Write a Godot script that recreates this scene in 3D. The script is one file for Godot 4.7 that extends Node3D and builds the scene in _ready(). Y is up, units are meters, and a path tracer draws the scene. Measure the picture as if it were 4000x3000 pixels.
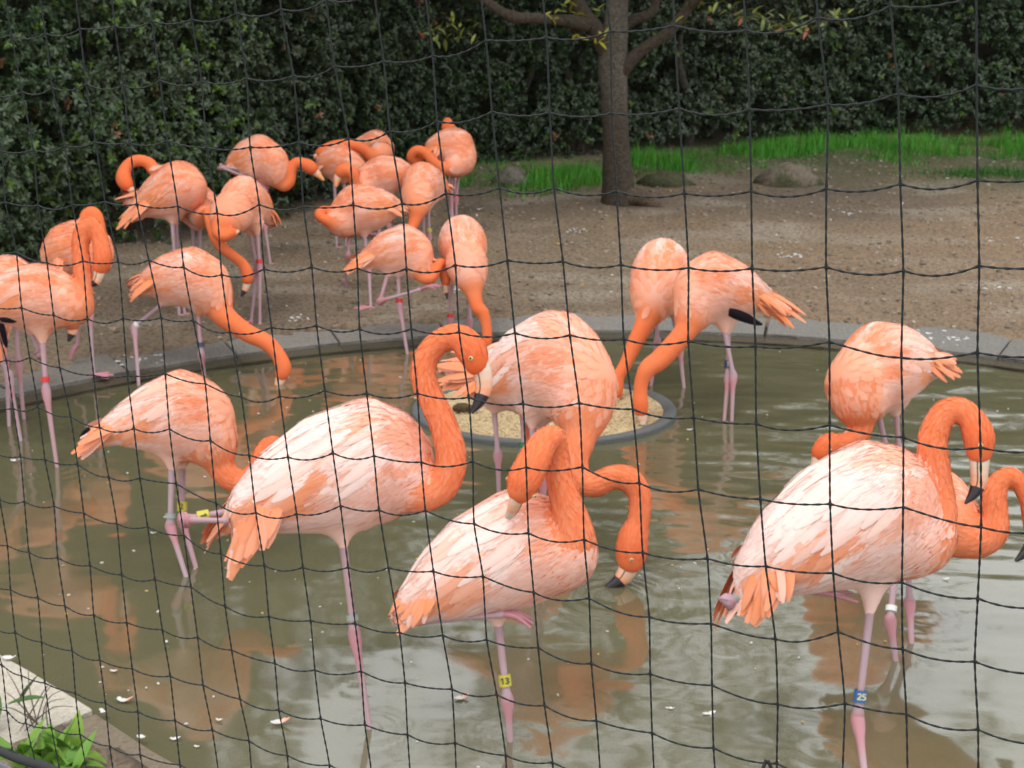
extends Node3D
# A flock of flamingos at a shallow round pond, seen through dark safety netting. Units: metres, y up, water surface at y = 0.

const POND := Vector2(0.45, -3.9)      # centre of the pond (x, z)
const POND_R := 3.6
const EDGE_A := Vector2(-1.46, -4.12)  # straight near bank
const EDGE_B := Vector2(-0.83, -3.53)
var rng := RandomNumberGenerator.new()
var counts := {}
var M := {}
var soft_noise := FastNoiseLite.new()

# ------------------------------------------------------------------ naming
func numbered(called: String, parent: Node) -> String:
	var key := str(parent.get_instance_id()) + called
	var n: int = counts.get(key, 0)
	counts[key] = n + 1
	return called if n == 0 else "%s_%03d" % [called, n]

func put(o: Node, called: String, parent: Node = self) -> Node:
	o.name = numbered(called, parent)
	parent.add_child(o, true)
	return o

func tag(o: Node, label: String, category: String, group := "") -> void:
	o.set_meta("label", label)
	o.set_meta("category", category)
	if group != "":
		o.set_meta("group", group)

func thing(called: String, label: String, category: String, at := Vector3.ZERO, group := "") -> Node3D:
	var o := Node3D.new()
	put(o, called)
	o.position = at
	tag(o, label, category, group)
	return o

# ------------------------------------------------------------------ mesh buffer
class Buf:
	var v := PackedVector3Array()
	var n := PackedVector3Array()
	var c := PackedColorArray()
	var i := PackedInt32Array()
	func add(p: Vector3, nn: Vector3, col: Color) -> int:
		v.push_back(p); n.push_back(nn); c.push_back(col)
		return v.size() - 1
	func tri(a: int, b: int, d: int) -> void:
		i.push_back(a); i.push_back(b); i.push_back(d)
	func quad(a: int, b: int, d: int, e: int) -> void:
		tri(a, b, d); tri(a, d, e)
	# wind every face so that it agrees with its normals (front faces run clockwise)
	func wind() -> void:
		for k in range(0, i.size(), 3):
			var a := i[k]
			var e := i[k + 1]
			var g := i[k + 2]
			if (v[e] - v[a]).cross(v[g] - v[a]).dot(n[a] + n[e] + n[g]) > 0.0:
				i[k + 1] = g
				i[k + 2] = e
	func mesh() -> ArrayMesh:
		wind()
		var m := ArrayMesh.new()
		var arr := []
		arr.resize(Mesh.ARRAY_MAX)
		arr[Mesh.ARRAY_VERTEX] = v
		arr[Mesh.ARRAY_NORMAL] = n
		arr[Mesh.ARRAY_COLOR] = c
		arr[Mesh.ARRAY_INDEX] = i
		m.add_surface_from_arrays(Mesh.PRIMITIVE_TRIANGLES, arr)
		return m

func build(b: Buf, called: String, mat: Material, parent: Node = self) -> MeshInstance3D:
	var o := MeshInstance3D.new()
	o.mesh = b.mesh()
	o.material_override = mat
	put(o, called, parent)
	return o

func catmull(a, b, c, d, t: float):
	return 0.5 * ((2.0 * b) + (c - a) * t + (2.0 * a - 5.0 * b + 4.0 * c - d) * t * t + (3.0 * b - a - 3.0 * c + d) * t * t * t)

# smooth path through [Vector4 (xyz, radius)]
func smooth_path(p: Array, steps: int) -> Array:
	var out := []
	for k in p.size() - 1:
		var a: Vector4 = p[maxi(k - 1, 0)]
		var d: Vector4 = p[mini(k + 2, p.size() - 1)]
		for s in steps:
			var q: Vector4 = catmull(a, p[k], p[k + 1], d, float(s) / steps)
			q.w = maxf(q.w, 0.001)
			out.append(q)
	out.append(p[-1])
	return out

# tube along a path of Vector4; squash flattens along the given axis
func tube(b: Buf, path: Array, sides: int, cols: Array, caps := true, flat := Vector3.ZERO, squash := 1.0) -> void:
	var n := path.size()
	if n < 2: return
	var up := Vector3(0, 0, 1)
	var first := -1
	for k in n:
		var p0: Vector4 = path[maxi(k - 1, 0)]
		var p1: Vector4 = path[mini(k + 1, n - 1)]
		var dir := (Vector3(p1.x, p1.y, p1.z) - Vector3(p0.x, p0.y, p0.z)).normalized()
		if k == 0:
			up = dir.cross(Vector3(0.3, 0.2, 0.93)).normalized()
		up = (up - dir * up.dot(dir)).normalized()
		var side := dir.cross(up)
		var q: Vector4 = path[k]
		var c := Vector3(q.x, q.y, q.z)
		var col: Color = cols[mini(k * cols.size() / n, cols.size() - 1)]
		var row := -1
		for s in sides:
			var a := TAU * s / sides
			var r := up * cos(a) + side * sin(a)
			var o := r * q.w
			if squash != 1.0:
				o -= flat * o.dot(flat) * (1.0 - squash)
			var id := b.add(c + o, r, col)
			if s == 0: row = id
		if k > 0:
			for s in sides:
				var t := (s + 1) % sides
				b.quad(row - sides + s, row - sides + t, row + t, row + s)
		if first < 0: first = row
		if caps and (k == 0 or k == n - 1):
			var id := b.add(c + dir * q.w * (0.5 if k else -0.5), dir if k else -dir, col)
			for s in sides:
				var t := (s + 1) % sides
				if k: b.tri(row + s, row + t, id)
				else: b.tri(row + t, row + s, id)

func v4(p: Vector3, r: float) -> Vector4:
	return Vector4(p.x, p.y, p.z, r)
func v3(q) -> Vector3:
	return Vector3(q[0], q[1], q[2])

func ball(b: Buf, at: Vector3, r: Vector3, col: Color, rings := 8, sides := 12, rough := 0.0) -> void:
	var start := b.v.size()
	for k in rings + 1:
		var th := PI * k / rings
		for s in sides + 1:
			var ph := TAU * s / sides
			var d := Vector3(sin(th) * cos(ph), cos(th), sin(th) * sin(ph))
			var w := 1.0
			if rough > 0.0:
				w += rough * soft_noise.get_noise_3dv(d * 90.0 + at * 40.0) + rough * 0.5 * soft_noise.get_noise_3dv(d * 260.0 + at * 40.0)
			b.add(at + d * r * w, (d / r).normalized(), col)
	for k in rings:
		for s in sides:
			var a := start + k * (sides + 1) + s
			b.quad(a, a + 1, a + sides + 2, a + sides + 1)

func flat_shaded(b: Buf) -> ArrayMesh:
	var st := SurfaceTool.new()
	st.begin(Mesh.PRIMITIVE_TRIANGLES)
	st.set_smooth_group(0)
	for k in b.i:
		st.set_color(b.c[k]); st.add_vertex(b.v[k])
	st.index(); st.generate_normals()
	return st.commit()

# bevelled slab whose top follows four corners (clockwise from above); t = thickness
func slab(b: Buf, cs: Array, t: float, bev: float, col: Color) -> void:
	var mid := Vector3.ZERO
	for c in cs: mid += c / cs.size()
	var n := cs.size()
	var top := []
	var rim := []
	var low := []
	for c in cs:
		var inw: Vector3 = (mid - c).normalized()
		top.append(c + inw * bev)
		rim.append(c - Vector3(0, bev * 0.7, 0))
		low.append(c - Vector3(0, t, 0))
	for ring in [[top, rim], [rim, low]]:
		for k in n:
			var l := (k + 1) % n
			var nn: Vector3 = ((ring[0][k] + ring[0][l]) * 0.5 - mid)
			nn.y = 0.0
			nn = nn.normalized()
			if ring[0] == top: nn = (nn + Vector3.UP * 1.2).normalized()
			var a := b.add(ring[0][k], nn, col)
			b.add(ring[0][l], nn, col); b.add(ring[1][l], nn, col); b.add(ring[1][k], nn, col)
			b.quad(a, a + 1, a + 2, a + 3)
	var base := -1
	for c in top:
		var id := b.add(c, Vector3.UP, col)
		if base < 0: base = id
	for k in range(1, n - 1): b.tri(base, base + k, base + k + 1)

# ------------------------------------------------------------------ materials
func mat(rough: float, col := Color.WHITE, vertex := true) -> StandardMaterial3D:
	var m := StandardMaterial3D.new()
	m.albedo_color = col
	m.roughness = rough
	m.vertex_color_use_as_albedo = vertex
	m.cull_mode = BaseMaterial3D.CULL_DISABLED
	return m

func lin(r: float, g: float, b: float) -> Color:
	return Color(r, g, b).linear_to_srgb()

func noise_tex(freq: float, size: int, ramp: Array, seed_: int, normal := false, bump := 4.0, octaves := 4) -> NoiseTexture2D:
	var n := FastNoiseLite.new()
	n.noise_type = FastNoiseLite.TYPE_SIMPLEX_SMOOTH
	n.seed = seed_
	n.frequency = freq
	n.fractal_octaves = octaves
	var t := NoiseTexture2D.new()
	t.width = size; t.height = size
	t.seamless = true
	t.noise = n
	if normal:
		t.as_normal_map = true
		t.bump_strength = bump
	else:
		var g := Gradient.new()
		g.offsets = PackedFloat32Array(range(ramp.size()).map(func(k): return float(k) / (ramp.size() - 1)))
		g.colors = PackedColorArray(ramp)
		t.color_ramp = g
	return t

func triplanar(m: StandardMaterial3D, scale: float) -> void:
	m.uv1_triplanar = true
	m.uv1_world_triplanar = true
	m.uv1_scale = Vector3.ONE * scale

func make_materials() -> void:
	M.plumage = mat(0.95)
	M.plumage.metallic_specular = 0.2
	M.plumage.normal_enabled = true
	M.plumage.normal_texture = noise_tex(0.05, 512, [], 5, true, 3.0)
	M.plumage.normal_scale = 0.7
	triplanar(M.plumage, 9.0)
	M.feather = mat(0.92)
	M.feather.metallic_specular = 0.25
	M.leg = mat(0.6)
	M.leg.normal_enabled = true
	M.leg.normal_texture = noise_tex(0.12, 256, [], 6, true, 5.0)
	M.leg.normal_scale = 0.6
	triplanar(M.leg, 18.0)
	M.bill = mat(0.38)
	M.eye = mat(0.15)
	M.band = mat(0.45)
	M.cord = mat(0.75)
	M.ground = mat(0.95)
	M.ground.albedo_texture = noise_tex(0.02, 1024, [Color(0.50, 0.47, 0.44), Color(0.76, 0.74, 0.71), Color(0.95, 0.94, 0.92), Color(0.66, 0.63, 0.60), Color(1, 1, 1)], 11, false, 0, 6)
	M.ground.normal_enabled = true
	M.ground.normal_texture = noise_tex(0.06, 1024, [], 12, true, 5.0, 5)
	triplanar(M.ground, 0.9)
	M.concrete = mat(0.85)
	M.concrete.albedo_texture = noise_tex(0.015, 1024, [Color(0.66, 0.66, 0.66), Color(0.9, 0.9, 0.9), Color(0.82, 0.82, 0.82), Color(1, 1, 1)], 21, false, 0, 6)
	M.concrete.normal_enabled = true
	M.concrete.normal_texture = noise_tex(0.08, 512, [], 22, true, 4.0, 5)
	triplanar(M.concrete, 1.3)
	M.rubber = mat(0.7)
	M.rubber.albedo_texture = M.concrete.albedo_texture
	M.rubber.normal_enabled = true
	M.rubber.normal_texture = M.concrete.normal_texture
	triplanar(M.rubber, 3.0)
	M.feed = mat(0.95)
	M.feed.albedo_texture = noise_tex(0.09, 512, [Color(0.55, 0.5, 0.4), Color(0.9, 0.88, 0.84), Color(1, 1, 1), Color(0.95, 0.93, 0.9)], 31, false, 0, 3)
	triplanar(M.feed, 3.5)
	M.bark = mat(0.9)
	M.bark.albedo_texture = noise_tex(0.03, 512, [Color(0.32, 0.31, 0.30), Color(0.9, 0.88, 0.86), Color(0.55, 0.54, 0.52), Color(1, 1, 1)], 41, false, 0, 5)
	M.bark.normal_enabled = true
	M.bark.normal_texture = noise_tex(0.05, 512, [], 42, true, 8.0, 5)
	triplanar(M.bark, 2.0)
	M.leaf = mat(0.42)
	M.leaf.backlight_enabled = true
	M.leaf.backlight = Color(0.05, 0.09, 0.02)
	M.grass = mat(0.6)
	M.grass.backlight_enabled = true
	M.grass.backlight = Color(0.12, 0.25, 0.05)
	M.plain = mat(0.8)
	M.water = StandardMaterial3D.new()
	M.water.albedo_color = Color(lin(0.136, 0.124, 0.068), 0.88)
	M.water.transparency = BaseMaterial3D.TRANSPARENCY_ALPHA
	M.water.roughness = 0.075
	M.water.metallic_specular = 1.0
	M.water.clearcoat_enabled = true
	M.water.clearcoat = 0.45
	M.water.clearcoat_roughness = 0.05
	M.water.cull_mode = BaseMaterial3D.CULL_DISABLED

# ------------------------------------------------------------------ distance field for the birds
class Field:
	var o := Vector3.ZERO
	var nx := 0
	var ny := 0
	var nz := 0
	var cell := 0.01
	var d := PackedFloat32Array()
	func setup(lo: Vector3, hi: Vector3, c: float) -> void:
		cell = c; o = lo
		nx = int((hi.x - lo.x) / c) + 2
		ny = int((hi.y - lo.y) / c) + 2
		nz = int((hi.z - lo.z) / c) + 2
		d.resize(nx * ny * nz)
		d.fill(0.5)
	func cap(a: Vector3, b: Vector3, ra: float, rb: float, k: float, lat := Vector3.ZERO, wide := 1.0) -> void:
		var rm := maxf(ra, rb) * maxf(wide, 1.0) + k + cell * 3.0
		var lo := (a.min(b) - Vector3.ONE * rm - o) / cell
		var hi := (a.max(b) + Vector3.ONE * rm - o) / cell
		var x0 := maxi(int(lo.x), 0)
		var x1 := mini(int(hi.x) + 1, nx - 1)
		var y0 := maxi(int(lo.y), 0)
		var y1 := mini(int(hi.y) + 1, ny - 1)
		var z0 := maxi(int(lo.z), 0)
		var z1 := mini(int(hi.z) + 1, nz - 1)
		var ba := b - a
		var inv := 1.0 / wide - 1.0
		ba += lat * (ba.dot(lat) * inv)
		var bb := maxf(ba.dot(ba), 1e-9)
		var dr := rb - ra
		for z in range(z0, z1 + 1):
			for y in range(y0, y1 + 1):
				var id := (z * ny + y) * nx + x0
				var q := o + Vector3(x0, y, z) * cell - a
				var step := Vector3(cell, 0, 0)
				if inv != 0.0:
					q += lat * (q.dot(lat) * inv)
					step += lat * (step.dot(lat) * inv)
				for x in range(x0, x1 + 1):
					var t := clampf(q.dot(ba) / bb, 0.0, 1.0)
					var dd := (q - ba * t).length() - ra - dr * t
					var old := d[id]
					var h := k - absf(old - dd)
					d[id] = minf(old, dd) - (h * h * 0.25 / k if h > 0.0 else 0.0)
					id += 1
					q += step
	# gradient (xyz) and distance (w)
	func fg(p: Vector3) -> Vector4:
		var q := (p - o) / cell
		var x := clampi(int(q.x), 0, nx - 2)
		var y := clampi(int(q.y), 0, ny - 2)
		var z := clampi(int(q.z), 0, nz - 2)
		var fx := q.x - x
		var fy := q.y - y
		var fz := q.z - z
		var i := (z * ny + y) * nx + x
		var j := i + nx
		var k := i + nx * ny
		var l := k + nx
		var a0 := lerpf(d[i], d[i + 1], fx)
		var a1 := lerpf(d[j], d[j + 1], fx)
		var b0 := lerpf(d[k], d[k + 1], fx)
		var b1 := lerpf(d[l], d[l + 1], fx)
		var c0 := lerpf(a0, a1, fy)
		var c1 := lerpf(b0, b1, fy)
		var gx := lerpf(lerpf(d[i + 1] - d[i], d[j + 1] - d[j], fy), lerpf(d[k + 1] - d[k], d[l + 1] - d[l], fy), fz)
		var gy := lerpf(a1 - a0, b1 - b0, fz)
		return Vector4(gx, gy, c1 - c0, lerpf(c0, c1, fz))
	func surface(p: Vector3, lift: float) -> Array:
		var g := Vector3.UP
		for k in 3:
			var f := fg(p)
			g = Vector3(f.x, f.y, f.z).normalized()
			p -= g * (f.w - lift)
		return [p, g]
	func nets(b: Buf) -> void:
		var vid := PackedInt32Array()
		vid.resize(d.size())
		vid.fill(-1)
		var nxy := nx * ny
		var off := [0, 1, nx, nx + 1, nxy, nxy + 1, nxy + nx, nxy + nx + 1]
		var pairs := [[0, 1], [2, 3], [4, 5], [6, 7], [0, 2], [1, 3], [4, 6], [5, 7], [0, 4], [1, 5], [2, 6], [3, 7]]
		var lim := cell * 2.4
		for z in nz - 1:
			for y in ny - 1:
				var id := (z * ny + y) * nx - 1
				for x in nx - 1:
					id += 1
					var d0 := d[id]
					if d0 > lim or d0 < -lim: continue
					var inside := 0
					for f in off:
						if d[id + f] < 0.0: inside += 1
					if inside == 0 or inside == 8: continue
					var s := Vector3.ZERO
					var n := 0
					for e in pairs:
						var va := d[id + off[e[0]]]
						var vb := d[id + off[e[1]]]
						if (va < 0.0) != (vb < 0.0):
							var t := va / (va - vb)
							var ca: int = e[0]
							var cb: int = e[1]
							s += Vector3(lerpf(ca & 1, cb & 1, t), lerpf((ca >> 1) & 1, (cb >> 1) & 1, t), lerpf(ca >> 2, cb >> 2, t))
							n += 1
					var p := o + (Vector3(x, y, z) + s / n) * cell
					var g := fg(p)
					vid[id] = b.add(p, Vector3(g.x, g.y, g.z).normalized(), Color.WHITE)
		for z in range(1, nz - 1):
			for y in range(1, ny - 1):
				var id := (z * ny + y) * nx
				for x in range(1, nx - 1):
					id += 1
					if vid[id] < 0: continue
					var s0 := d[id] < 0.0
					for ax in 3:
						var st: int = [1, nx, nxy][ax]
						if s0 == (d[id + st] < 0.0): continue
						var u: int = [nx, nxy, 1][ax]
						var w: int = [nxy, 1, nx][ax]
						var qa := vid[id]
						var qb := vid[id - u]
						var qc := vid[id - u - w]
						var qd := vid[id - w]
						if qb < 0 or qc < 0 or qd < 0: continue
						if s0: b.quad(qa, qd, qc, qb)
						else: b.quad(qa, qb, qc, qd)

func seg_dist(p: Vector3, a: Vector4, b: Vector4) -> float:
	var a3 := Vector3(a.x, a.y, a.z)
	var ba := Vector3(b.x, b.y, b.z) - a3
	var t := clampf((p - a3).dot(ba) / maxf(ba.dot(ba), 1e-9), 0.0, 1.0)
	return (p - a3 - ba * t).length() - lerpf(a.w, b.w, t)

# ------------------------------------------------------------------ flamingos
const PALE := Color(0.87, 0.655, 0.595)
const PEACH := Color(0.83, 0.372, 0.245)
const CORAL := Color(0.80, 0.250, 0.115)
const TAIL := Color(0.79, 0.235, 0.072)
const ORANGE := Color(0.76, 0.176, 0.066)
const DEEP := Color(0.68, 0.110, 0.032)
const LEG := Color(0.40, 0.268, 0.288)
const BLACK := Color(0.012, 0.011, 0.012)

func neck_col(t: float) -> Color:
	return CORAL.lerp(ORANGE, smoothstep(0.0, 0.35, t)).lerp(DEEP, smoothstep(0.75, 1.0, t) * 0.7)

# one feather lying on the body: it starts at root, runs along dir over the surface, its tip stands a little off
func lay_feather(b: Buf, f: Field, root: Vector3, dir: Vector3, length: float, width: float, lift0: float, lift1: float, c0: Color, c1: Color, edge: Color) -> void:
	var steps := 6
	var p := root
	var tilt := rng.randf_range(-0.09, 0.09)
	var start := b.v.size()
	for k in steps + 1:
		var t := float(k) / steps
		var lift := lerpf(lift0, lift1, t)
		var s := f.surface(p, lift)
		var c: Vector3 = s[0]
		var n: Vector3 = s[1]
		dir = (dir - n * dir.dot(n)).normalized()
		var side := n.cross(dir)
		var w: float = width * [0.4, 0.75, 0.95, 1.0, 0.95, 0.72, 0.22][k]
		var nn := (n + side * tilt).normalized()
		var col := c0.lerp(c1, t)
		var ce := col.lerp(edge, 0.65 if k < 6 else 0.35)
		b.add(c - side * w - n * width * 0.05, (nn - side * 0.14).normalized(), ce)
		b.add(c, nn, col)
		b.add(c + side * w - n * width * 0.05, (nn + side * 0.14).normalized(), ce)
		if k:
			var a := start + (k - 1) * 3
			b.quad(a, a + 1, a + 4, a + 3)
			b.quad(a + 1, a + 2, a + 5, a + 4)
		p = c + dir * (length / steps)

# a free feather from root to tip (wing tips and tail)
func free_feather(b: Buf, root: Vector3, tip: Vector3, normal: Vector3, width: float, bow: float, c0: Color, c1: Color) -> void:
	var steps := 6
	var along := (tip - root)
	var n := (normal - along.normalized() * normal.dot(along.normalized())).normalized()
	var start := b.v.size()
	for k in steps + 1:
		var t := float(k) / steps
		var c := root + along * t + n * bow * 4.0 * t * (1.0 - t)
		var d := (along + n * bow * 4.0 * (1.0 - 2.0 * t)).normalized()
		var side := d.cross(n).normalized()
		var nn := side.cross(d)
		var w: float = width * [0.5, 0.85, 1.0, 1.0, 0.96, 0.82, 0.30][k]
		var col := c0.lerp(c1, smoothstep(0.1, 0.9, t))
		b.add(c - side * w - nn * w * 0.3, (nn - side * 0.4).normalized(), col.lerp(PALE, 0.12))
		b.add(c, nn, col)
		b.add(c + side * w - nn * w * 0.3, (nn + side * 0.4).normalized(), col.darkened(0.06))
		if k:
			var a := start + (k - 1) * 3
			b.quad(a, a + 1, a + 4, a + 3)
			b.quad(a + 1, a + 2, a + 5, a + 4)

func quads(list) -> Array:
	var out := []
	for q in list: out.append(Vector4(q[0], q[1], q[2], q[3]))
	return out

func flamingo(s: Dictionary) -> void:
	var root := thing("flamingo", s.label, "flamingo", s.at, "flamingos at the pond")
	var body := quads(s.body)
	var neck_pts := quads(s.neck)
	var bill_pts := quads(s.bill)
	var neck := smooth_path(neck_pts, 4)
	var lod: int = s.lod
	var pale: float = s.pale * [1.0, 0.92, 0.60][s.lod]  # farthest birds toned deeper: pinker plumage, partly hedge shade put into the colour
	var cell: float = [0.0085, 0.011, 0.0125][lod]
	# body axes
	var chest := v3(body[0])
	var rump := v3(body[-1])
	var back := (rump - chest).normalized()
	var lat := back.cross(Vector3.UP).normalized()
	var up := lat.cross(back).normalized()
	if up.y < 0.0: up = -up
	# field
	var lo := Vector3.ONE * 99.0
	var hi := -lo
	for q in body + neck:
		lo = lo.min(v3(q) - Vector3.ONE * (q.w + 0.03))
		hi = hi.max(v3(q) + Vector3.ONE * (q.w + 0.03))
	var hips := []
	for t in s.tail:
		lo = lo.min(v3(t) - Vector3.ONE * 0.03)
		hi = hi.max(v3(t) + Vector3.ONE * 0.03)
	for l in s.legs:
		var h := v3(l.p[0])
		hips.append(h)
		lo = lo.min(h - Vector3.ONE * 0.12)
		hi = hi.max(h + Vector3.ONE * 0.06)
	var f := Field.new()
	f.setup(lo, hi, cell)
	for k in body.size() - 1:
		f.cap(v3(body[k]), v3(body[k + 1]), body[k].w, body[k + 1].w, 0.05, lat, 0.84)
	for l in s.legs:
		var h := v3(l.p[0])
		var a := v3(l.p[1])
		f.cap(h, h.lerp(a, 0.24), 0.04, 0.013, 0.035)
	var core_r: float = body[-1].w
	for t in s.tail:
		var tp := v3(t)
		var rp := v3(body[-1])
		if (tp - rp).length() < 0.36: f.cap(rp, rp.lerp(tp, 0.72), core_r * 0.62, 0.011, 0.03, lat, 0.8)
	var nn := neck.size()
	for k in nn - 1:
		var kk := lerpf(0.06, 0.008, clampf(float(k) / 6.0, 0.0, 1.0))
		f.cap(v3(neck[k]), v3(neck[k + 1]), neck[k].w, neck[k + 1].w, kk)
	var b := Buf.new()
	f.nets(b)
	var tint := rng.randf_range(-0.06, 0.06)
	var flank := PEACH.lerp(PALE, clampf(pale * 0.8 + 0.1 + tint, 0.0, 1.0)).lerp(CORAL, 0.12)
	var front := CORAL.lerp(PEACH, clampf(pale + 0.1, 0.0, 1.0))
	for k in b.v.size():
		var p := b.v[k]
		var db := 9.0
		for j in body.size() - 1: db = minf(db, seg_dist(p, body[j], body[j + 1]))
		var dn := 9.0
		var tn := 0.0
		for j in nn - 1:
			var e := seg_dist(p, neck[j], neck[j + 1])
			if e < dn: dn = e; tn = float(j) / nn
		var w := smoothstep(-0.02, 0.035, db - dn) * smoothstep(0.02, 0.16, tn)
		var u := clampf((p - chest).dot(back) / maxf((rump - chest).length(), 0.01) + 0.25, 0.0, 1.0)
		var cb := front.lerp(flank, smoothstep(0.1, 0.6, u))
		var mott := soft_noise.get_noise_3dv((p + s.at) * 260.0)
		var mot2 := soft_noise.get_noise_3dv((p + s.at) * 900.0)
		cb = cb.lerp(PALE, clampf(mott * 0.5, 0.0, 0.4))
		var cn := neck_col(tn)
		cn = cn.lerp(CORAL, clampf(mott * 0.4 + mot2 * 0.3, 0.0, 0.35))
		b.c[k] = cb.lerp(cn, w)
	build(b, "body", M.plumage, root)
	# contour feathers, laid from the rump forwards so that each row covers the roots behind it
	var plum := Buf.new()
	var singles := 0
	var size_k: float = [0.92, 1.0, 1.15][lod]
	var blen := 0.0
	for k in body.size() - 1: blen += (v3(body[k + 1]) - v3(body[k])).length()
	# plumage tone: streaks run along the body, quick to change round it and slow along it
	var tone := func(tu: float, ta: float, tp: Vector3) -> Color:
		var aa := absf(ta)
		var streak := soft_noise.get_noise_2d(ta * 210.0 + 1000.0 * s.at.x, tu * 95.0 + 300.0 * s.at.z)
		var patch := soft_noise.get_noise_3dv((tp + s.at) * 240.0)
		var low := smoothstep(0.55, 1.9, aa)
		var pl := clampf(pale * (0.34 + 0.80 * smoothstep(0.0, 0.45, tu)) - 0.22 * low * (1.0 - pale * 0.6) + streak * 0.62, (pale - 0.45) * 0.75, 1.0)
		var c := CORAL.lerp(ORANGE, 0.2).lerp(PEACH, smoothstep(0.0, 0.35, pl)).lerp(PALE, smoothstep(0.30, 0.90, pl))
		if aa > 1.45: c = c.lerp(flank, 0.6)
		var wing := smoothstep(0.36, 0.60, tu + patch * 0.2) * smoothstep(0.68, 1.0, aa + streak * 0.3) * (1.0 - smoothstep(1.75, 2.05, aa))
		return c.lerp(TAIL.lerp(CORAL, 0.3).lerp(PEACH, 0.5 * clampf(streak * 2.0, 0.0, 1.0)), wing * 0.9)
	var u := 0.98
	var row := 0
	while u > -0.34:
		var bi := clampf(u, 0.0, 1.0) * (body.size() - 1)
		var k0 := mini(int(bi), body.size() - 2)
		var q: Vector4 = body[k0].lerp(body[k0 + 1], bi - k0)
		var c := v3(q) + back * minf(u, 0.0) * blen * 0.8
		var len0 := lerpf(0.062, 0.17, smoothstep(0.0, 0.7, u)) * size_k
		var wid0 := lerpf(0.0140, 0.0180, smoothstep(0.0, 0.7, u)) * size_k
		var n_round := maxi(int(q.w * 4.4 / (wid0 * 1.2)), 6)
		for j in n_round:
			var ang := lerpf(-2.25, 2.25, (j + 0.5 * (row % 2)) / (n_round - 0.5)) + rng.randf_range(-0.06, 0.06)
			var rad := up * cos(ang) + lat * sin(ang)
			var sp := f.surface(c + rad * q.w + back * rng.randf_range(-0.35, 0.35) * len0, 0.0)
			var p: Vector3 = sp[0]
			if (p - c).length() > q.w * 1.6 + 0.03: continue
			var near_neck := false
			for m in range(9, nn - 1):
				if seg_dist(p, neck[m], neck[m + 1]) < 0.012: near_neck = true; break
			if near_neck: continue
			var aa := absf(ang)
			var len := len0
			var wid := wid0
			var down := 0.30 * smoothstep(0.2, 1.2, aa)
			if aa > (1.45 if u < 0.40 else 1.95):
				len = minf(len0, 0.085 * size_k) ; wid = len * 0.22
				down = 0.05
			var dir := (back * (1.0 + 0.0) + Vector3.DOWN * down + rad * 0.0 + lat * rng.randf_range(-0.12, 0.12)).normalized()
			var r1 := rng.randf()
			var base: Color = tone.call(u, ang, p)
			base = base.lerp(PALE if r1 > 0.5 else PEACH, 0.22 * rng.randf())
			var tipc := base.lerp(PALE, 0.06 + 0.16 * r1)
			var edge := base.lerp(PEACH, 0.18)
			var target := plum
			var single: bool = lod == 0 and len > 0.055 and singles < 240 and (p + s.at - Vector3(0, 2.1, 0)).dot(sp[1]) < 0.1
			if single: target = Buf.new()
			lay_feather(target, f, p, dir, len * rng.randf_range(0.85, 1.15), wid * rng.randf_range(0.85, 1.15), 0.0005, (0.0036 if aa < 1.45 else 0.0028) * size_k, base, tipc, edge)
			if single:
				build(target, "feather", M.feather, root)
				singles += 1
		u -= len0 * 0.36 / maxf(blen, 0.1)
		row += 1
	# fine loose barbs lying over the feather edges
	for k in [2900, 2600, 1300][lod]:
		var bu := rng.randf_range(-0.15, 1.0)
		var bi := clampf(bu, 0.0, 1.0) * (body.size() - 1)
		var k0 := mini(int(bi), body.size() - 2)
		var q: Vector4 = body[k0].lerp(body[k0 + 1], bi - k0)
		var c := v3(q) + back * minf(bu, 0.0) * blen * 0.8
		var ang := rng.randf_range(-2.4, 2.4)
		var rad := up * cos(ang) + lat * sin(ang)
		var sp := f.surface(c + rad * q.w, 0.002)
		var p: Vector3 = sp[0]
		if (p - c).length() > q.w * 1.6 + 0.03: continue
		var skip := false
		for m in range(9, nn - 1, 2):
			if seg_dist(p, neck[m], neck[m + 1]) < 0.014: skip = true; break
		if skip: continue
		var col: Color = tone.call(bu, ang, p)
		col = col.lerp(PALE, rng.randf_range(0.0, 0.10))
		var len: float = lerpf(0.030, 0.062, clampf(bu, 0.0, 1.0)) * rng.randf_range(0.7, 1.3)
		var wid: float = rng.randf_range(0.0016, 0.0030) * [0.9, 1.1, 1.5][lod]
		var dir := (back + Vector3.DOWN * 0.30 * smoothstep(0.2, 1.2, absf(ang)) + lat * rng.randf_range(-0.2, 0.2)).normalized()
		var last := -1
		for t in 3:
			var fs := f.surface(p, 0.0014 + 0.0019 * t)
			p = fs[0]
			var n: Vector3 = fs[1]
			dir = (dir - n * dir.dot(n)).normalized()
			var side: Vector3 = n.cross(dir) * wid * [0.7, 1.0, 0.15][t]
			var id := plum.add(p - side, n, col)
			plum.add(p + side, n, col)
			if last >= 0: plum.quad(last, last + 1, id + 1, id)
			last = id
			p += dir * len * 0.5
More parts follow.
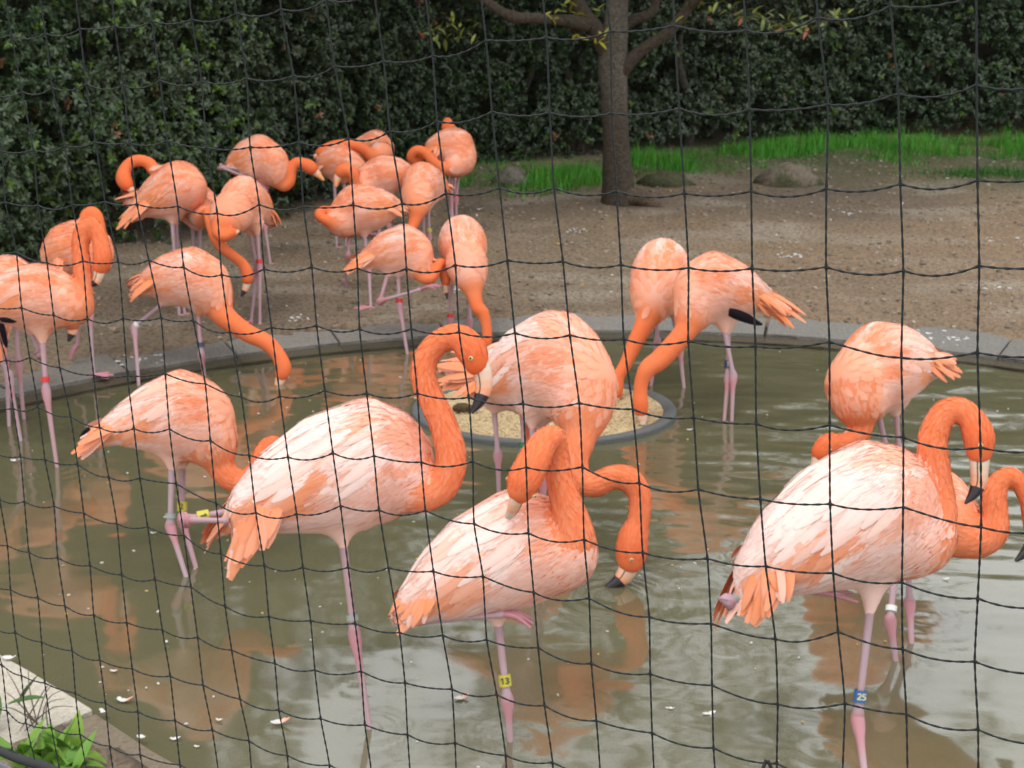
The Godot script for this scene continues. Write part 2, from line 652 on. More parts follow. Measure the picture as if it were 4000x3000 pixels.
	# long drooping plumes of the shoulder and the folded wing on the nearer birds
	if lod < 2:
		for k in [64, 40][lod]:
			var top: bool = k % 5 < 3
			var pu := rng.randf_range(0.12, 0.62) if top else rng.randf_range(0.42, 0.80)
			var ang := rng.randf_range(-1.05, 1.05) if top else rng.randf_range(0.85, 1.5) * (1.0 if rng.randf() < 0.5 else -1.0)
			var bi := pu * (body.size() - 1)
			var k0 := mini(int(bi), body.size() - 2)
			var q: Vector4 = body[k0].lerp(body[k0 + 1], bi - k0)
			var rad := up * cos(ang) + lat * sin(ang)
			var sp := f.surface(v3(q) + rad * q.w, 0.0)
			var p: Vector3 = sp[0]
			var skip := false
			for m in range(9, nn - 1, 2):
				if seg_dist(p, neck[m], neck[m + 1]) < 0.02: skip = true; break
			if skip: continue
			var ln := minf(rng.randf_range(0.13, 0.21), blen * (1.12 - pu) + 0.05)
			var col: Color = tone.call(minf(pu + 0.15, 1.0), ang, p)
			if top: col = col.lerp(PALE, pale * rng.randf_range(0.05, 0.60))
			elif rng.randf() < 0.22 * pale: col = PALE
			var dir := (back + Vector3.DOWN * (0.18 + 0.30 * absf(ang)) + lat * rng.randf_range(-0.08, 0.08)).normalized()
			var fb := Buf.new() if lod == 0 else plum
			lay_feather(fb, f, p, dir, ln, rng.randf_range(0.0125, 0.0175), 0.0028, rng.randf_range(0.0052, 0.0076), col, col.lerp(PALE, 0.15), col.lerp(PEACH, 0.28))
			if lod == 0: build(fb, "plume", M.feather, root)
	# small breast feathers over the rounded front
	var q0: Vector4 = body[0]
	for ring in 6:
		var th := lerpf(1.75, 0.35, ring / 5.0)
		var cnt := maxi(int(q0.w * sin(th) * TAU / 0.021), 3)
		for j in cnt:
			var ang := TAU * (j + 0.5 * (ring % 2)) / cnt
			var rad := up * cos(ang) + lat * sin(ang)
			var sp := f.surface(v3(q0) + (rad * sin(th) - back * cos(th)) * q0.w, 0.0)
			var p: Vector3 = sp[0]
			var skip := false
			for m in range(7, nn - 1):
				if seg_dist(p, neck[m], neck[m + 1]) < 0.006: skip = true; break
			if skip: continue
			var mix1 := rng.randf()
			var base := CORAL.lerp(PEACH, clampf(0.45 + pale * 0.5 + rng.randf_range(-0.15, 0.15), 0.0, 1.0))
			lay_feather(plum, f, p, (rad + back * 0.5 + Vector3.DOWN * 0.2).normalized(), 0.052 * size_k, 0.0135 * size_k, 0.0005, 0.0026 * size_k, base, base.lerp(PALE, 0.16 * mix1), base)
	# short lapping feathers down the neck of the nearer birds
	if lod < 2:
		var fine := smooth_path(neck_pts, 9)
		var run := 0.0
		for m in range(4, fine.size() - 3):
			var na := v3(fine[m])
			var nb := v3(fine[m + 1])
			run += (nb - na).length()
			if run < 0.0085: continue
			run = 0.0
			var tan := (nb - na).normalized()
			var e1 := tan.cross(Vector3(0.2, 0.3, 0.93)).normalized()
			var e2 := tan.cross(e1)
			var tn := float(m) / fine.size()
			var cnt := maxi(int(fine[m].w * TAU / 0.0095), 7)
			for j in cnt:
				var ang := TAU * (j + rng.randf()) / cnt
				var rad := e1 * cos(ang) + e2 * sin(ang)
				var sp := f.surface(na + rad * fine[m].w + tan * rng.randf_range(-0.005, 0.005), 0.0)
				var p: Vector3 = sp[0]
				if (p - na).length() > fine[m].w * 1.5 + 0.012: continue
				var base := neck_col(tn).lerp(CORAL.lerp(PEACH, 0.5), clampf(rng.randf_range(-0.15, 0.42) * (1.3 - tn), 0.0, 1.0))
				lay_feather(plum, f, p, (-tan + rad * 0.0 + e1 * rng.randf_range(-0.2, 0.2)).normalized(), rng.randf_range(0.018, 0.027) * (1.5 - 0.6 * tn), 0.0046, 0.0001, rng.randf_range(0.0008, 0.0021), base.darkened(0.04), base.lerp(PEACH, 0.16 * rng.randf()), base)
	# wing tips and tail: long feathers shingled round the rump, running to the traced tips
	var tips: Array = s.tail
	var r_end: Vector4 = body[-1]
	var r_pre: Vector4 = body[-2]
	if tips.size() > 0:
		var per: int = [15, 10, 6][lod]
		for t in tips.size():
			var tip := v3(tips[t])
			for k in per:
				var spread := (float(k) / maxf(per - 1, 1) - 0.5)
				var away := tip - v3(r_end)
				var nrm := (up * (0.7 + 0.3 * rng.randf()) + lat * signf(lat.dot(away) + spread * 0.01) * 0.5 + lat * spread * 1.4).normalized()
				var rp := v3(r_pre).lerp(v3(r_end), rng.randf_range(-0.1, 1.0)) + nrm * r_end.w * rng.randf_range(0.75, 1.0)
				var tp := tip + (up * rng.randf_range(-0.026, 0.022) + lat * spread * 0.07) - (tip - rp) * rng.randf_range(0.0, 0.32)
				var oc := TAIL.lerp(ORANGE, 0.4 * rng.randf()).lerp(PEACH, 0.25 * rng.randf())
				var pc := oc.lerp(PALE, (0.7 if rng.randf() < pale * 0.2 else 0.05) * rng.randf_range(0.4, 1.0))
				var fb := Buf.new() if lod < 2 else plum
				free_feather(fb, rp, tp, nrm, clampf((tp - rp).length() * 0.085, 0.010, 0.017), 0.008 + 0.01 * rng.randf(), pc, pc.lerp(PALE, 0.18 * rng.randf()))
				if lod < 2: build(fb, "tail_feather", M.feather, root)
	for q in s.black.size() / 2:
		var rp := v3(s.black[q * 2])
		var tp := v3(s.black[q * 2 + 1])
		var bw := clampf((tp - rp).length() * 0.12, 0.004, 0.014)
		for k in 4:
			var fb := Buf.new()
			var sp := Vector3(0, (k - 1.5) * 0.5 * bw, 0.003 * k)
			free_feather(fb, rp + sp, rp.lerp(tp, 1.0 - 0.09 * k) + sp * 0.6, (Vector3(0, 0.25, 1) - back * 0.1).normalized(), bw, 0.006, BLACK, BLACK)
			for j in fb.c.size(): fb.c[j] = BLACK
			build(fb, "flight_feather", M.feather, root)
	if plum.v.size():
		build(plum, "plumage", M.feather, root).set_meta("kind", "stuff")
	# head: eyes and bill
	var face := v3(neck_pts[-1])
	if bill_pts.size() > 2:
		var bp := smooth_path(bill_pts, 5)
		var bdir := (v3(bill_pts[1]) - v3(bill_pts[0])).normalized()
		var tipdir := v3(bill_pts[-1]) - v3(bill_pts[0])
		var hn := (v3(neck_pts[-mini(6, neck_pts.size())]) - v3(neck_pts[-2])).normalized()
		var across := hn.cross(tipdir.normalized())
		if across.length() < 0.35: across = Vector3(0, 0, 1)
		across = across.normalized()
		var cut := int(bp.size() * 0.6)
		var pale_bill := Color(0.62, 0.52, 0.40)
		var mid := Color(0.72, 0.30, 0.16)
		var end := BLACK if s.bill_tip == "black" else (Color(0.55, 0.46, 0.36) if s.bill_tip == "cream" else Color(0.75, 0.3, 0.12))
		var bb := Buf.new()
		tube(bb, bp.slice(0, cut + 1), 12, [pale_bill, pale_bill.lerp(mid, 0.35), mid.lerp(pale_bill, 0.3), mid], true, across, 0.72)
		var bm := build(bb, "bill", M.bill, root)
		bb = Buf.new()
		tube(bb, bp.slice(cut, bp.size()), 12, [end], true, across, 0.72)
		build(bb, "bill_tip", M.bill, bm)
		if lod < 2:
			# line where the two halves of the bill meet
			var seam := []
			for k in range(2, bp.size() - 2):
				var q: Vector4 = bp[k]
				var dd := (v3(bp[mini(k + 1, bp.size() - 1)]) - v3(bp[k - 1])).normalized()
				for sg in [1.0]:
					seam.append(v4(v3(q) + across * q.w * 0.70 * signf(across.z) + dd.cross(across) * q.w * 0.25, 0.0016))
			bb = Buf.new()
			tube(bb, seam, 5, [Color(0.05, 0.03, 0.03)])
			build(bb, "bill_seam", M.bill, bm)
			for sg in [1.0, -1.0]:
				var hq: Vector4 = neck_pts[-2]
				var he: Vector4 = neck_pts[-1]
				var ep: Vector3 = f.surface(v3(hq).lerp(v3(he), 0.55) + across * sg * hq.w, 0.0)[0]
				bb = Buf.new()
				ball(bb, ep, Vector3.ONE * 0.0062, Color(0.62, 0.52, 0.25))
				var em := build(bb, "eye", M.eye, root)
				bb = Buf.new()
				ball(bb, ep + across * sg * 0.0042, Vector3.ONE * 0.0034, Color(0.01, 0.01, 0.01))
				build(bb, "pupil", M.eye, em)
	# legs
	var fwd := Vector3(-back.x, 0, -back.z).normalized()
	for l in s.legs:
		leg(root, l, fwd, lod)

func leg(root: Node3D, l: Dictionary, fwd: Vector3, lod: int) -> void:
	var p := []
	for q in l.p: p.append(v3(q))
	var air: bool = l.get("air", false)
	var hip: Vector3 = p[0]
	var ank: Vector3 = p[1]
	var foot: Vector3 = p[2]
	var path := []
	for e in [[0.0, 0.0125], [0.25, 0.0115], [0.6, 0.0095], [0.86, 0.0095], [0.95, 0.0145]]:
		path.append(v4(hip.lerp(ank, e[0]), e[1]))
	path.append(v4(ank, 0.0235 if air else 0.0175))
	for e in [[0.07, 0.0160], [0.17, 0.0100], [0.5, 0.0077], [0.85, 0.0074], [0.97, 0.0105], [1.0, 0.009]]:
		path.append(v4(ank.lerp(foot, e[0]), e[1]))
	var b := Buf.new()
	var lc := LEG.lerp(Color(0.48, 0.225, 0.245), rng.randf() * 0.5)
	var joint := Color(0.45, 0.20, 0.222)
	tube(b, smooth_path(path, 3), 10, [lc, lc, lc, lc, joint, joint, joint, lc, lc, lc, lc], true)
	for k in b.v.size():
		var w := soft_noise.get_noise_3dv((b.v[k] + root.position) * 700.0)
		b.c[k] = b.c[k].lerp(Color(0.42, 0.30, 0.34), clampf(w * 1.5 + 0.1, 0.0, 0.7))
	var lm := build(b, "leg", M.leg, root)
	# foot
	b = Buf.new()
	var toe_c := Color(0.56, 0.23, 0.27)
	if not air:
		var sd := fwd.cross(Vector3.UP)
		var pts := []
		for a in [-0.62, 0.0, 0.62]:
			var d := fwd * cos(a) + sd * sin(a)
			pts.append(d * (0.085 if a == 0.0 else 0.078))
		for d in pts:
			tube(b, [v4(foot + Vector3(0, 0.011, 0), 0.008), v4(foot + d * 0.5 + Vector3(0, 0.009, 0), 0.0062), v4(foot + d + Vector3(0, 0.005, 0), 0.0045)], 7, [toe_c])
		tube(b, [v4(foot + Vector3(0, 0.01, 0), 0.006), v4(foot - fwd * 0.022 + Vector3(0, 0.006, 0), 0.004)], 6, [toe_c])
		for k in 2:
			var ids := []
			for q in [[0.0, 0.0], [0.9, 0.0], [0.62, 0.5], [0.9, 1.0]]:
				var at: Vector3 = pts[k].lerp(pts[k + 1], q[1]) * (q[0] if q[1] != 0.5 else 0.78)
				ids.append(b.add(foot + at + Vector3(0, 0.009 - 0.004 * q[0], 0), Vector3.UP, toe_c.lightened(0.1)))
			b.tri(ids[0], ids[1], ids[2]); b.tri(ids[0], ids[2], ids[3])
	elif p.size() > 3:
		var dir: Vector3 = (p[3] - foot)
		var sd := dir.normalized().cross(Vector3.UP).normalized()
		for a in [-0.35, 0.0, 0.35]:
			var d: Vector3 = dir * cos(a) + sd * sin(a) * dir.length()
			tube(b, smooth_path([v4(foot, 0.009), v4(foot + d * 0.5 + Vector3(0, 0.006, 0), 0.0068), v4(foot + d + Vector3(0, -0.008, 0), 0.004)], 4), 7, [toe_c.darkened(0.25)])
	if b.v.size(): build(b, "foot", M.leg, lm)
	# leg band
	if l.has("band"):
		var spec: Array = l.band
		var t: float = spec[2]
		var h: float = 0.030 if spec[1] != "" else 0.020
		if spec[0] == "white" or spec[0] == "grey": h = 0.016
		var cols := {"yellow": Color(0.52, 0.43, 0.045), "blue": Color(0.03, 0.12, 0.30), "navy": Color(0.03, 0.05, 0.12), "grey": Color(0.30, 0.31, 0.30), "white": Color(0.7, 0.7, 0.68), "red": Color(0.60, 0.025, 0.02), "green": Color(0.02, 0.18, 0.07)}
		var col: Color = cols[spec[0]]
		var dirl := (ank - hip).normalized()
		var c := hip.lerp(ank, t)
		var br := 0.0155
		b = Buf.new()
		var ring := [v4(c - dirl * h * 0.5, br - 0.004), v4(c - dirl * h * 0.5, br), v4(c - dirl * h * 0.46, br + 0.0006), v4(c + dirl * h * 0.46, br + 0.0006), v4(c + dirl * h * 0.5, br), v4(c + dirl * h * 0.5, br - 0.004)]
		# keep the ends apart so that the tube has a direction there
		for k in ring.size(): ring[k] += v4(dirl * 0.00005 * k, 0.0)
		tube(b, ring, 18, [col], false)
		var bm := build(b, "leg_band", M.band, lm)
		if spec[1] != "":
			var tm := TextMesh.new()
			tm.text = spec[1]
			var sf := SystemFont.new()
			sf.font_names = PackedStringArray(["Droid Sans"])
			sf.font_weight = 700
			tm.font = sf
			tm.font_size = 16
			tm.pixel_size = 0.00135 if spec[1].length() > 1 else 0.0015
			tm.depth = 0.0012
			var o := MeshInstance3D.new()
			o.mesh = tm
			o.material_override = mat(0.5, lin(0.02, 0.05, 0.02) if spec[0] == "yellow" else lin(0.62, 0.55, 0.28) if spec[0] == "blue" else lin(0.6, 0.62, 0.62), false)
			put(o, "number", bm)
			var zz := (Vector3(0, 0.15, 1) - dirl * Vector3(0, 0.15, 1).dot(dirl)).normalized()
			var yy := -dirl
			o.basis = Basis(yy.cross(zz), yy, zz).orthonormalized()
			o.position = c + zz * (br + 0.0012)

var BIRDS := [
	{"label": "large pale flamingo with its neck curled up and yellow 19 band on its tucked leg",
		"at": Vector3(-0.347, -0.160, -3.679), "pale": 0.80, "lod": 0,
		"body": [[0.038, 0.802, -0.301, 0.084], [-0.028, 0.811, -0.283, 0.164], [-0.141, 0.792, -0.245, 0.146], [-0.246, 0.764, -0.205, 0.101], [-0.320, 0.737, -0.165, 0.066]],
		"neck": [[0.049, 0.797, -0.268, 0.055], [0.109, 0.754, -0.233, 0.043], [0.157, 0.768, -0.227, 0.041], [0.186, 0.818, -0.232, 0.037], [0.184, 0.874, -0.250, 0.036], [0.161, 0.943, -0.271, 0.033], [0.126, 1.013, -0.293, 0.031], [0.115, 1.065, -0.309, 0.030], [0.134, 1.113, -0.324, 0.029], [0.176, 1.147, -0.324, 0.028], [0.216, 1.148, -0.313, 0.032], [0.243, 1.118, -0.294, 0.037], [0.256, 1.085, -0.284, 0.028]],
		"bill": [[0.262, 1.090, -0.285, 0.026], [0.272, 1.056, -0.275, 0.025], [0.273, 1.025, -0.265, 0.022], [0.261, 0.994, -0.255, 0.016], [0.242, 0.966, -0.247, 0.004]], "bill_tip": "black",
		"tail": [[-0.387, 0.582, -0.075], [-0.351, 0.624, -0.067], [-0.473, 0.616, -0.191], [-0.434, 0.671, -0.249], [-0.297, 0.656, -0.067]], "black": [],
		"legs": [{"p": [[-0.105, 0.686, -0.212], [-0.067, 0.397, -0.123], [0, 0, 0]], "band": ["grey", "", 0.86]}, {"p": [[-0.269, 0.726, -0.225], [-0.501, 0.705, -0.155], [-0.382, 0.718, -0.118]], "air": true, "band": ["yellow", "19", 0.80]}]},
	{"label": "flamingo preening its own back, standing on one leg with yellow 13 band",
		"at": Vector3(0.006, -0.160, -3.643), "pale": 0.76, "lod": 0,
		"body": [[0.101, 0.657, -0.154, 0.095], [0.017, 0.642, -0.149, 0.145], [-0.090, 0.608, -0.118, 0.122], [-0.172, 0.567, -0.095, 0.085], [-0.243, 0.531, -0.073, 0.050]],
		"neck": [[0.100, 0.639, -0.127, 0.089], [0.138, 0.648, -0.099, 0.053], [0.151, 0.692, -0.092, 0.052], [0.132, 0.780, -0.108, 0.039], [0.111, 0.857, -0.122, 0.031], [0.107, 0.923, -0.131, 0.026], [0.098, 0.962, -0.112, 0.023], [0.073, 0.953, -0.088, 0.030], [0.047, 0.916, -0.056, 0.037], [0.023, 0.871, -0.032, 0.039], [0.013, 0.845, -0.024, 0.026]],
		"bill": [[0.010, 0.843, -0.023, 0.024], [0.002, 0.817, -0.026, 0.021], [-0.006, 0.794, -0.034, 0.018], [-0.013, 0.776, -0.044, 0.015]], "bill_tip": "cream",
		"tail": [[-0.321, 0.476, -0.046], [-0.281, 0.490, -0.018], [-0.246, 0.495, -0.020], [-0.312, 0.491, -0.124]], "black": [],
		"legs": [{"p": [[-0.049, 0.511, -0.109], [-0.018, 0.271, -0.034], [0, 0, 0]], "band": ["yellow", "13", 0.80]}, {"p": [[-0.119, 0.531, -0.094], [-0.287, 0.471, -0.065], [-0.027, 0.507, -0.044], [0.046, 0.491, -0.040]], "air": true}]},
	{"label": "big whitish pink flamingo at the right, neck raised, blue 25 band on its leg",
		"at": Vector3(0.849, -0.160, -3.166), "pale": 0.93, "lod": 0,
		"body": [[0.125, 0.799, -0.537, 0.095], [0.051, 0.790, -0.513, 0.170], [-0.056, 0.759, -0.483, 0.149], [-0.161, 0.715, -0.448, 0.108], [-0.238, 0.671, -0.424, 0.066]],
		"neck": [[0.120, 0.740, -0.498, 0.098], [0.170, 0.732, -0.474, 0.059], [0.201, 0.785, -0.480, 0.041], [0.206, 0.840, -0.498, 0.031], [0.192, 0.912, -0.520, 0.033], [0.185, 0.961, -0.535, 0.033], [0.197, 1.004, -0.548, 0.031], [0.219, 1.035, -0.558, 0.029], [0.252, 1.041, -0.560, 0.027], [0.280, 1.020, -0.543, 0.029], [0.294, 0.984, -0.521, 0.035], [0.295, 0.945, -0.509, 0.028]],
		"bill": [[0.295, 0.939, -0.507, 0.026], [0.295, 0.906, -0.497, 0.022], [0.294, 0.877, -0.488, 0.020], [0.282, 0.851, -0.480, 0.014], [0.260, 0.827, -0.472, 0.003]], "bill_tip": "black",
		"tail": [[-0.294, 0.565, -0.339], [-0.255, 0.595, -0.327], [-0.351, 0.513, -0.407], [-0.285, 0.634, -0.528], [-0.212, 0.631, -0.328]], "black": [],
		"legs": [{"p": [[0.047, 0.631, -0.464], [0.008, 0.300, -0.362], [0, 0.048, 0]], "band": ["blue", "25", 0.84]}, {"p": [[-0.052, 0.658, -0.473], [-0.325, 0.602, -0.392], [-0.150, 0.612, -0.427], [-0.003, 0.603, -0.455]], "air": true, "band": ["grey", "", 0.90]}]},
	{"label": "pink flamingo in the middle with its neck bent over and bill touching the water",
		"at": Vector3(0.090, -0.160, -4.761), "pale": 0.68, "lod": 1,
		"body": [[0.127, 0.753, -0.187, 0.108], [0.057, 0.762, -0.253, 0.176], [-0.038, 0.726, -0.325, 0.134], [-0.113, 0.682, -0.374, 0.077]],
		"neck": [[0.131, 0.708, -0.152, 0.108], [0.138, 0.643, -0.090, 0.062], [0.124, 0.585, -0.041, 0.048], [0.109, 0.528, -0.002, 0.040], [0.126, 0.478, 0.034, 0.036], [0.174, 0.467, 0.048, 0.035], [0.222, 0.490, 0.041, 0.035], [0.275, 0.486, 0.042, 0.038], [0.310, 0.446, 0.054, 0.034], [0.315, 0.396, 0.070, 0.032], [0.306, 0.345, 0.086, 0.033], [0.293, 0.310, 0.096, 0.044], [0.287, 0.261, 0.112, 0.047], [0.284, 0.233, 0.120, 0.035]],
		"bill": [[0.284, 0.229, 0.122, 0.032], [0.267, 0.198, 0.131, 0.028], [0.246, 0.176, 0.138, 0.022], [0.194, 0.145, 0.147, 0.006]], "bill_tip": "black",
		"tail": [[-0.345, 0.644, -0.447], [-0.357, 0.699, -0.484], [-0.321, 0.676, -0.435], [-0.280, 0.635, -0.381]], "black": [],
		"legs": [{"p": [[-0.023, 0.625, -0.210], [-0.020, 0.414, -0.145], [-0.025, 0, 0.014]]}, {"p": [[0.002, 0.609, -0.258], [0.011, 0.404, -0.194], [0.025, 0, -0.014]]}]},
	{"label": "flamingo mostly hidden behind the middle one, only tail, hanging neck and banded leg showing",
		"at": Vector3(-0.004, -0.160, -5.353), "pale": 0.50, "lod": 1,
		"body": [[0.119, 0.577, -0.167, 0.084], [0.044, 0.585, -0.170, 0.126], [-0.048, 0.577, -0.167, 0.104], [-0.124, 0.569, -0.165, 0.067]],
		"neck": [[0.103, 0.506, -0.198, 0.064], [0.086, 0.441, -0.178, 0.034], [0.071, 0.392, -0.163, 0.022], [0.068, 0.344, -0.148, 0.022], [0.064, 0.315, -0.139, 0.022]],
		"bill": [[0.064, 0.312, -0.138, 0.017], [0.061, 0.287, -0.130, 0.015], [0.054, 0.263, -0.123, 0.007]], "bill_tip": "black",
		"tail": [[-0.258, 0.545, -0.157], [-0.267, 0.601, -0.175], [-0.233, 0.665, -0.195]], "black": [],
		"legs": [{"p": [[-0.064, 0.505, -0.145], [-0.047, 0.309, -0.084], [-0.041, 0.041, -0.026]]}, {"p": [[0.040, 0.505, -0.145], [0.047, 0.320, -0.088], [0.041, 0.032, 0.026]], "band": ["green", "", 0.88]}]},
	{"label": "flamingo at the left in the pond, neck lowered out of sight, yellow 2 leg band",
		"at": Vector3(-0.992, -0.160, -4.670), "pale": 0.58, "lod": 1,
		"body": [[0.008, 0.647, -0.211, 0.078], [-0.064, 0.645, -0.210, 0.134], [-0.162, 0.630, -0.205, 0.099], [-0.243, 0.613, -0.200, 0.056], [-0.292, 0.600, -0.196, 0.038]],
		"neck": [[-0.001, 0.591, -0.194, 0.081], [0.039, 0.531, -0.175, 0.047], [0.057, 0.476, -0.158, 0.039], [0.097, 0.442, -0.147, 0.037], [0.142, 0.444, -0.148, 0.034], [0.176, 0.484, -0.160, 0.030], [0.182, 0.520, -0.192, 0.026], [0.208, 0.540, -0.219, 0.026], [0.244, 0.518, -0.213, 0.036]],
		"bill": [[0.249, 0.501, -0.207, 0.026], [0.249, 0.466, -0.197, 0.022], [0.235, 0.436, -0.187, 0.005]], "bill_tip": "black",
		"tail": [[-0.421, 0.518, -0.139], [-0.395, 0.561, -0.132], [-0.396, 0.559, -0.204], [-0.406, 0.578, -0.231]], "black": [[-0.350, 0.628, -0.131], [-0.381, 0.607, -0.115]],
		"legs": [{"p": [[-0.104, 0.531, -0.175], [-0.111, 0.302, -0.104], [-0.005, 0.046, 0.041]], "band": ["grey", "", 0.86]}, {"p": [[-0.085, 0.511, -0.232], [-0.085, 0.299, -0.166], [0.005, 0.049, -0.041]], "band": ["yellow", "2", 0.80]}]},
	{"label": "orange pink flamingo at the right with its neck lowered behind the big pale one's back",
		"at": Vector3(1.346, -0.160, -5.082), "pale": 0.55, "lod": 1,
		"body": [[-0.132, 0.666, -0.171, 0.108], [-0.068, 0.674, -0.226, 0.149], [0.016, 0.674, -0.278, 0.117], [0.083, 0.670, -0.308, 0.074]],
		"neck": [[-0.158, 0.633, -0.129, 0.105], [-0.162, 0.576, -0.091, 0.057], [-0.151, 0.521, -0.074, 0.037], [-0.167, 0.481, -0.061, 0.034], [-0.217, 0.458, -0.054, 0.030], [-0.266, 0.462, -0.034, 0.036], [-0.294, 0.433, -0.025, 0.034]],
		"bill": [[-0.299, 0.420, -0.021, 0.028], [-0.309, 0.379, -0.009, 0.024], [-0.323, 0.343, 0.003, 0.006]], "bill_tip": "black",
		"tail": [[0.243, 0.621, -0.335], [0.238, 0.644, -0.342], [0.229, 0.660, -0.378], [0.182, 0.632, -0.265]], "black": [],
		"legs": [{"p": [[-0.078, 0.554, -0.188], [-0.046, 0.411, -0.144], [-0.031, 0, 0.053]]}, {"p": [[-0.001, 0.539, -0.236], [0.011, 0.390, -0.190], [0.031, 0, -0.053]]}]},
	{"label": "flamingo at the right edge of the photo, neck looped down and black bill tip showing",
		"at": Vector3(1.144, -0.160, -4.107), "pale": 0.30, "lod": 0,
		"body": [[0.110, 0.575, -0.181, 0.064], [0.044, 0.558, -0.207, 0.124], [-0.041, 0.543, -0.244, 0.108], [-0.115, 0.519, -0.268, 0.068]],
		"neck": [[0.089, 0.562, -0.125, 0.069], [0.117, 0.526, -0.092, 0.063], [0.161, 0.512, -0.057, 0.052], [0.206, 0.535, -0.053, 0.043], [0.215, 0.580, -0.067, 0.034], [0.213, 0.629, -0.082, 0.032], [0.227, 0.670, -0.095, 0.026], [0.258, 0.686, -0.100, 0.023], [0.287, 0.666, -0.094, 0.023], [0.313, 0.622, -0.080, 0.025], [0.329, 0.578, -0.067, 0.033], [0.331, 0.547, -0.057, 0.031]],
		"bill": [[0.331, 0.541, -0.055, 0.026], [0.326, 0.516, -0.047, 0.023], [0.313, 0.491, -0.040, 0.020], [0.274, 0.458, -0.029, 0.005]], "bill_tip": "black",
		"tail": [[-0.211, 0.454, -0.248], [-0.187, 0.474, -0.307]], "black": [],
		"legs": [{"p": [[-0.037, 0.401, -0.127], [-0.065, 0.275, -0.036], [-0.023, 0, 0.025]], "band": ["white", "", 0.80]}, {"p": [[0.021, 0.428, -0.240], [0.028, 0.258, -0.188], [0.023, 0, -0.025]]}]},
	{"label": "pale flamingo seen from the front, neck stretched straight down into the feeding tray",
		"at": Vector3(0.687, -0.160, -6.715), "pale": 0.66, "lod": 2,
		"body": [[-0.060, 0.583, -0.028, 0.085], [-0.037, 0.628, -0.146, 0.135], [-0.016, 0.630, -0.241, 0.137], [0.007, 0.601, -0.347, 0.095]],
		"neck": [[-0.058, 0.612, -0.037, 0.101], [-0.085, 0.531, 0.030, 0.058], [-0.112, 0.479, 0.068, 0.042], [-0.158, 0.399, 0.113, 0.033], [-0.200, 0.319, 0.159, 0.026], [-0.231, 0.274, 0.183, 0.024], [-0.237, 0.233, 0.196, 0.026], [-0.239, 0.202, 0.206, 0.024]],
		"bill": [[-0.241, 0.197, 0.207, 0.018], [-0.244, 0.172, 0.215, 0.016], [-0.254, 0.149, 0.222, 0.010]], "bill_tip": "cream",
		"tail": [[0.072, 0.508, -0.465], [0.051, 0.467, -0.452]], "black": [],
		"legs": [{"p": [[-0.051, 0.500, -0.148], [-0.041, 0.352, -0.102], [-0.089, 0.007, -0.014]]}, {"p": [[0.026, 0.488, -0.197], [0.058, 0.316, -0.091], [0.089, 0.035, 0.014]]}]},
	{"label": "flamingo facing left at the feeding tray with black wing feathers and dark 5 band",
		"at": Vector3(0.886, -0.160, -6.216), "pale": 0.78, "lod": 2,
		"body": [[-0.126, 0.686, -0.215, 0.085], [-0.059, 0.691, -0.217, 0.133], [0.041, 0.665, -0.240, 0.104], [0.142, 0.635, -0.262, 0.058]],
		"neck": [[-0.119, 0.645, -0.182, 0.081], [-0.145, 0.586, -0.142, 0.059], [-0.176, 0.528, -0.103, 0.044], [-0.275, 0.429, -0.052, 0.041], [-0.331, 0.396, -0.021, 0.035], [-0.357, 0.342, -0.004, 0.027], [-0.362, 0.299, 0.009, 0.026], [-0.362, 0.261, 0.021, 0.030], [-0.358, 0.228, 0.031, 0.026]],
		"bill": [[-0.357, 0.218, 0.035, 0.022], [-0.351, 0.196, 0.041, 0.019], [-0.351, 0.177, 0.047, 0.011]], "bill_tip": "cream",
		"tail": [[0.361, 0.530, -0.272], [0.292, 0.519, -0.226], [0.320, 0.546, -0.256], [0.208, 0.573, -0.232], [0.265, 0.579, -0.287]], "black": [[-0.001, 0.618, -0.089], [0.138, 0.573, -0.075]],
		"legs": [{"p": [[-0.013, 0.562, -0.177], [0.032, 0.340, -0.108], [0.020, 0.016, 0.001]]}, {"p": [[0.015, 0.552, -0.215], [0.014, 0.334, -0.127], [-0.020, 0.020, -0.001]], "band": ["navy", "5", 0.80]}]},
	{"label": "flamingo wading at the far rim, neck stretched low to the right over the water",
		"at": Vector3(-1.511, -0.160, -6.799), "pale": 0.60, "lod": 2,
		"body": [[0.144, 0.590, -0.188, 0.088], [0.069, 0.596, -0.190, 0.128], [-0.031, 0.590, -0.188, 0.097], [-0.106, 0.578, -0.184, 0.059]],
		"neck": [[0.131, 0.557, -0.178, 0.088], [0.181, 0.497, -0.159, 0.061], [0.216, 0.440, -0.120, 0.050], [0.326, 0.370, -0.078, 0.039], [0.413, 0.337, -0.047, 0.035], [0.467, 0.287, -0.021, 0.031], [0.492, 0.233, -0.004, 0.033], [0.485, 0.198, 0.007, 0.028]],
		"bill": [[0.482, 0.189, 0.009, 0.025], [0.470, 0.160, 0.019, 0.020], [0.449, 0.126, 0.029, 0.006]], "bill_tip": "black",
		"tail": [[-0.233, 0.505, -0.130], [-0.179, 0.530, -0.107], [-0.245, 0.544, -0.205], [-0.224, 0.563, -0.232]], "black": [],
		"legs": [{"p": [[0.094, 0.503, -0.161], [0.113, 0.267, -0.088], [0.122, 0, -0.140]], "band": ["navy", "", 0.82]}, {"p": [[-0.025, 0.515, -0.165], [-0.189, 0.387, -0.125], [-0.122, 0, 0.140]], "band": ["white", "", 0.93]}]},
	{"label": "flamingo at the left edge with hooked neck, pale bill and red leg band",
		"at": Vector3(-1.713, -0.160, -5.664), "pale": 0.30, "lod": 1,
		"body": [[-0.013, 0.788, -0.244, 0.074], [-0.082, 0.780, -0.242, 0.116], [-0.183, 0.775, -0.240, 0.101], [-0.273, 0.765, -0.237, 0.058]],
